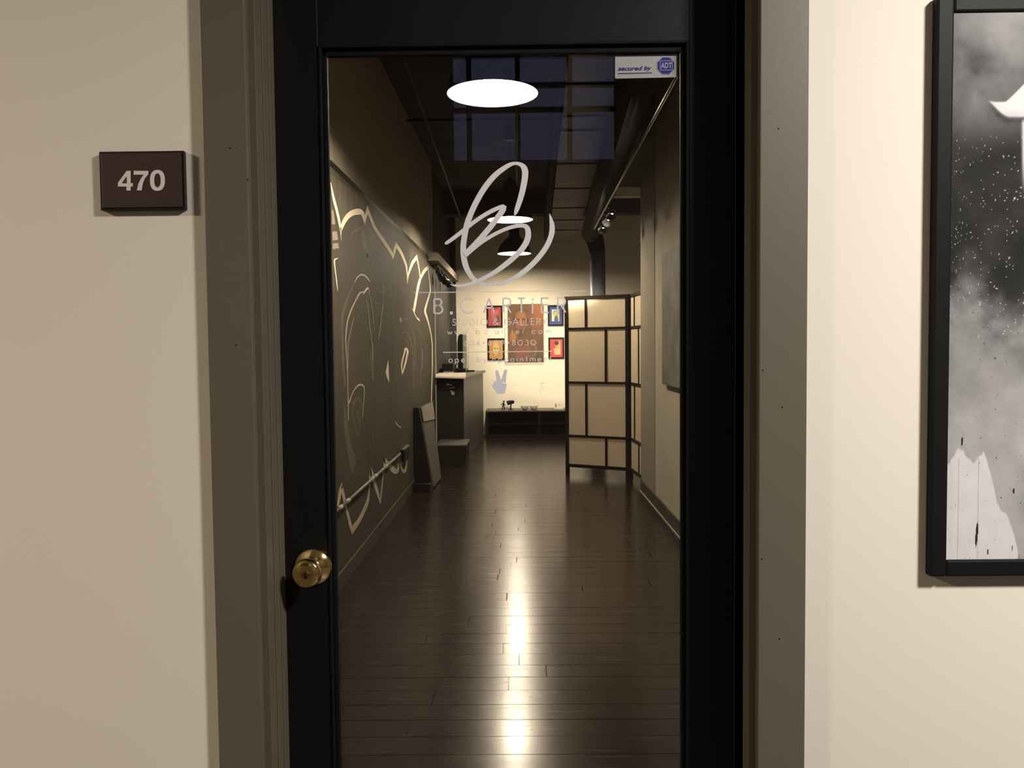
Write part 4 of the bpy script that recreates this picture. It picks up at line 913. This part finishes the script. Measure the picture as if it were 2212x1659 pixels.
# ------------------------------------------------------------------ counter and things on it
ct = 1.0
k0 = Vector((XL+0.002, 9.96, 0)); k1 = on_z(1003, 990, 0.0); k1.y = 9.96; k2 = Vector((on_y(1045, 936, 12.0).x, 11.96, 0))
cn = empty('counter', ((k0.x+k1.x)/2, 10.9, 0), 'waist-high counter with a black front and grey side panel', 'counter')
def prism(name, pts, z0, z1, m, par, **kw):
    n = len(pts); mb = MB(); mb.add([Vector((p[0], p[1], z0)) for p in pts]+[Vector((p[0], p[1], z1)) for p in pts], [tuple(range(n))[::-1], tuple(range(n, 2*n))]+[(i, (i+1) % n, n+(i+1) % n, n+i) for i in range(n)]); return mb.build(name, m, par, **kw)
prism('front_panel', [(k0.x, 9.96), (k1.x, 9.96), (k1.x, 9.99), (k0.x, 9.99)], 0, ct-0.03, 'counter_black', cn)
prism('side_panel', [(k1.x, 9.96), (k1.x+0.006, 9.96), (k2.x, k2.y), (k2.x-0.03, k2.y), (k1.x-0.03, 9.99), (k1.x, 9.99)], 0, ct-0.03, 'counter_grey', cn)
prism('end_panel', [(k2.x-0.03, k2.y-0.03), (k2.x, k2.y), (k0.x, k2.y), (k0.x, k2.y-0.03)], 0, ct-0.03, 'counter_grey', cn)
prism('worktop', [(k0.x, 9.94), (k1.x+0.02, 9.94), (k2.x+0.035, k2.y+0.03), (k0.x, k2.y+0.03)], ct-0.03, ct, 'counter_top', cn, bevel=0.002)
f = Flat(lambda x, y: on_y(x, y, 9.9595)); z = lambda pts: zs(860, 580, 4.365, pts)
for pl in ([(455,1090,14),(480,1095,14),(505,1100,8)], [(480,1130,6),(505,1125,8),(520,1118,8),(538,1122,6)], [(490,1150,8),(505,1165,12),(515,1180,16),(510,1190,12)], [(500,1150,6),(525,1160,8),(528,1190,8)]): f.stroke(z(pl))
f.build('chalk_scribble', 'chalk', cn)
f = Flat(lambda x, y: on_y(x, y, 9.9592)); 
a, b = on_z(942, 806, ct), on_z(1003, 816, ct)
sh = MB(); ys = (9.86, 9.90, 10.1, 10.4)
sheet_x1 = on_y(1007, 812, 9.9).x
mb = MB(); X0 = XL+0.02
ya, yb_, yc_ = 9.80, 9.932, 10.35
def row4(y, zl, zr, t, x1): return [Vector((X0, y, zl)), Vector((x1, y, zr)), Vector((x1, y, zr+t)), Vector((X0, y, zl+t))]
rw = row4(ya, ct-0.020, ct-0.034, 0.022, sheet_x1)+row4(yb_, ct+0.001, ct+0.001, 0.022, sheet_x1-0.006)+row4(yc_, ct+0.001, ct+0.001, 0.022, sheet_x1-0.03)
mb.add(rw, [(0,1,2,3), (8,11,10,9)]+[(4*r+i, 4*r+(i+1) % 4, 4*r+4+(i+1) % 4, 4*r+4+i) for r in (0, 1) for i in range(4)])
props(mb.build('paper_stack', 'white_sheet', bevel=0.003), 'white stack of large sheets lying over the front edge of the counter', 'paper')
# monitor seen from its edge
my = 11.1; mx0 = on_y(988.5, 760, my).x; mx1 = on_y(999.5, 760, my).x; mz1 = on_y(998, 722, my).z
mo = empty('monitor', ((mx0+mx1)/2, my, ct), 'black monitor turned edge-on with a grey side, standing on the counter', 'monitor')
pr = [(mx0, ct+0.06), (mx1, ct+0.06), (mx1, mz1), (mx0+0.03, mz1), (mx0+0.008, mz1-0.03), (mx0, mz1-0.10)]
mb = MB(); n = len(pr); mb.add([Vector((x, my, zz)) for x, zz in pr]+[Vector((x, my+0.5, zz)) for x, zz in pr], [tuple(range(n)), tuple(range(n, 2*n))[::-1]]+[(i, (i+1) % n, n+(i+1) % n, n+i) for i in range(n)]); mb.build('casing', 'plastic_black', mo)
gx = on_y(1008, 760, my).x
mb = MB(); mb.box(mx1, gx, my+0.01, my+0.5, ct+0.05, mz1-0.004); mb.build('side_cover', 'monitor_grey', mo, bevel=0.004)
box('stand', mx0-0.08, gx-0.01, my-0.08, my+0.45, ct, ct+0.055, 'plastic_black', mo, bevel=0.006)
MB().tube([(mx0-0.006, my-0.004, mz1-0.1), (mx0-0.006, my-0.004, ct+0.12), (mx0-0.02, my-0.02, ct+0.06)], 0.005, 6).build('cable', 'cable_pale', mo)
pb = box('printer', XL+0.03, mx0-0.02, 10.56, 10.98, ct, ct+0.13, 'plastic_black', bevel=0.01); props(pb, 'low black machine on the counter against the wall', 'printer')
box('tray', XL+0.05, mx0-0.05, 10.52, 10.56, ct+0.02, ct+0.035, 'card_grey', pb)
tp = on_z(973, 800, ct); tp.y = 10.43; tp.x = on_y(974, 800, 10.43).x
MB().lathe([(0.018, 0.0), (0.036, 0.0), (0.036, 0.035), (0.018, 0.035), (0.018, 0.0)], (tp.x, tp.y, ct), 20).build('tape_roll', 'tape_yellow', label='yellow tape roll lying at the back of the white sheets', category='tape')
a = on_y(1010, 800, 11.4); b = on_y(1024, 797, 11.4)
props(MB().box(a.x, b.x, 11.4, 11.48, ct, ct+0.022).build('remote_control', 'plastic_black', bevel=0.004), 'small black remote lying on the grey worktop end', 'remote')

# ------------------------------------------------------------------ plinth and wedge on the floor
q0 = on_z(942, 1005, 0.0); q1 = on_z(1006, 1006, 0.0)
pz_ = on_y(975, 961, q0.y).z
pl = empty('plinth_box', ((q0.x+q1.x)/2, q0.y+0.2, 0), 'low black plinth box with a scuffed grey top in front of the counter', 'box')
x0, x1, y0, y1 = q0.x, q1.x, q0.y, 9.955
box('body', x0, x1, y0, y1, 0, pz_-0.012, 'wedge_black', pl)
box('top', x0-0.004, x1+0.012, y0-0.004, y1, pz_-0.012, pz_, 'plinth_top', pl)
tf, tbk = on_y(893, 881, 7.80), on_y(929, 868, 8.75)
bf = on_z(934, 1052, 0.02); bb = on_z(950, 1032, 0.02)
wd = empty('leaning_panel', ((tf.x+bf.x)/2, 8.2, 0), 'wedge-shaped black panel with a streaked grey face leaning at the mural', 'panel')
lx = XM+0.004; tf.x = lx+0.045
v = [Vector((lx, tf.y, 0.02)), bf, bb, Vector((lx, bb.y+0.3, 0.02)), Vector((lx, tf.y, tf.z)), tf, tbk, Vector((lx, tbk.y, tbk.z))]
MB().hexa(v).build('body', 'wedge_black', wd)
def lay(p, o=0.012): return p+Vector((o, -0.002, o*0.3))
g = [tf, tbk, bb, bf]
mb = MB(); o1 = Vector((0.022, -0.0, 0.006))
def hex_face(a, b, c, d, th=0.016):
    n = (b-a).cross(d-a).normalized(); n = n if n.x > 0 else -n
    return [a, b, c, d, a+n*th, b+n*th, c+n*th, d+n*th]
P = hex_face(tf, tbk, bb, bf); mb.add(P, [(0,1,2,3),(4,7,6,5),(0,4,5,1),(1,5,6,2),(2,6,7,3),(3,7,4,0)]); mb.build('face_board', 'wedge_grey', wd)
lf = tf.lerp(bf, 0.18); lb_ = tbk.lerp(bb, 0.24)
P = hex_face(tf, tbk, lb_, lf, 0.024); P = P[4:]+[p+(P[4]-P[0])*0.25 for p in P[4:]]
mb = MB(); mb.add(P, [(0,1,2,3),(4,7,6,5),(0,4,5,1),(1,5,6,2),(2,6,7,3),(3,7,4,0)]); mb.build('pale_sheet', 'wedge_pale', wd)
box('foot', lx, bf.x, bf.y-0.16, bf.y+0.5, 0, 0.07, 'wedge_black', wd)

# ------------------------------------------------------------------ canvas on the right wall
a = on_x(1431, 556, XR-0.03); b = on_x(1434, 830, XR-0.03)
rc = empty('wall_canvas', (XR, a.y-0.6, b.z), 'mottled grey canvas hung on the concrete wall', 'painting')
box('canvas', XR-0.035, XR-0.001, a.y-1.5, a.y, b.z, a.z+0.02, 'right_canvas', rc, bevel=0.003)
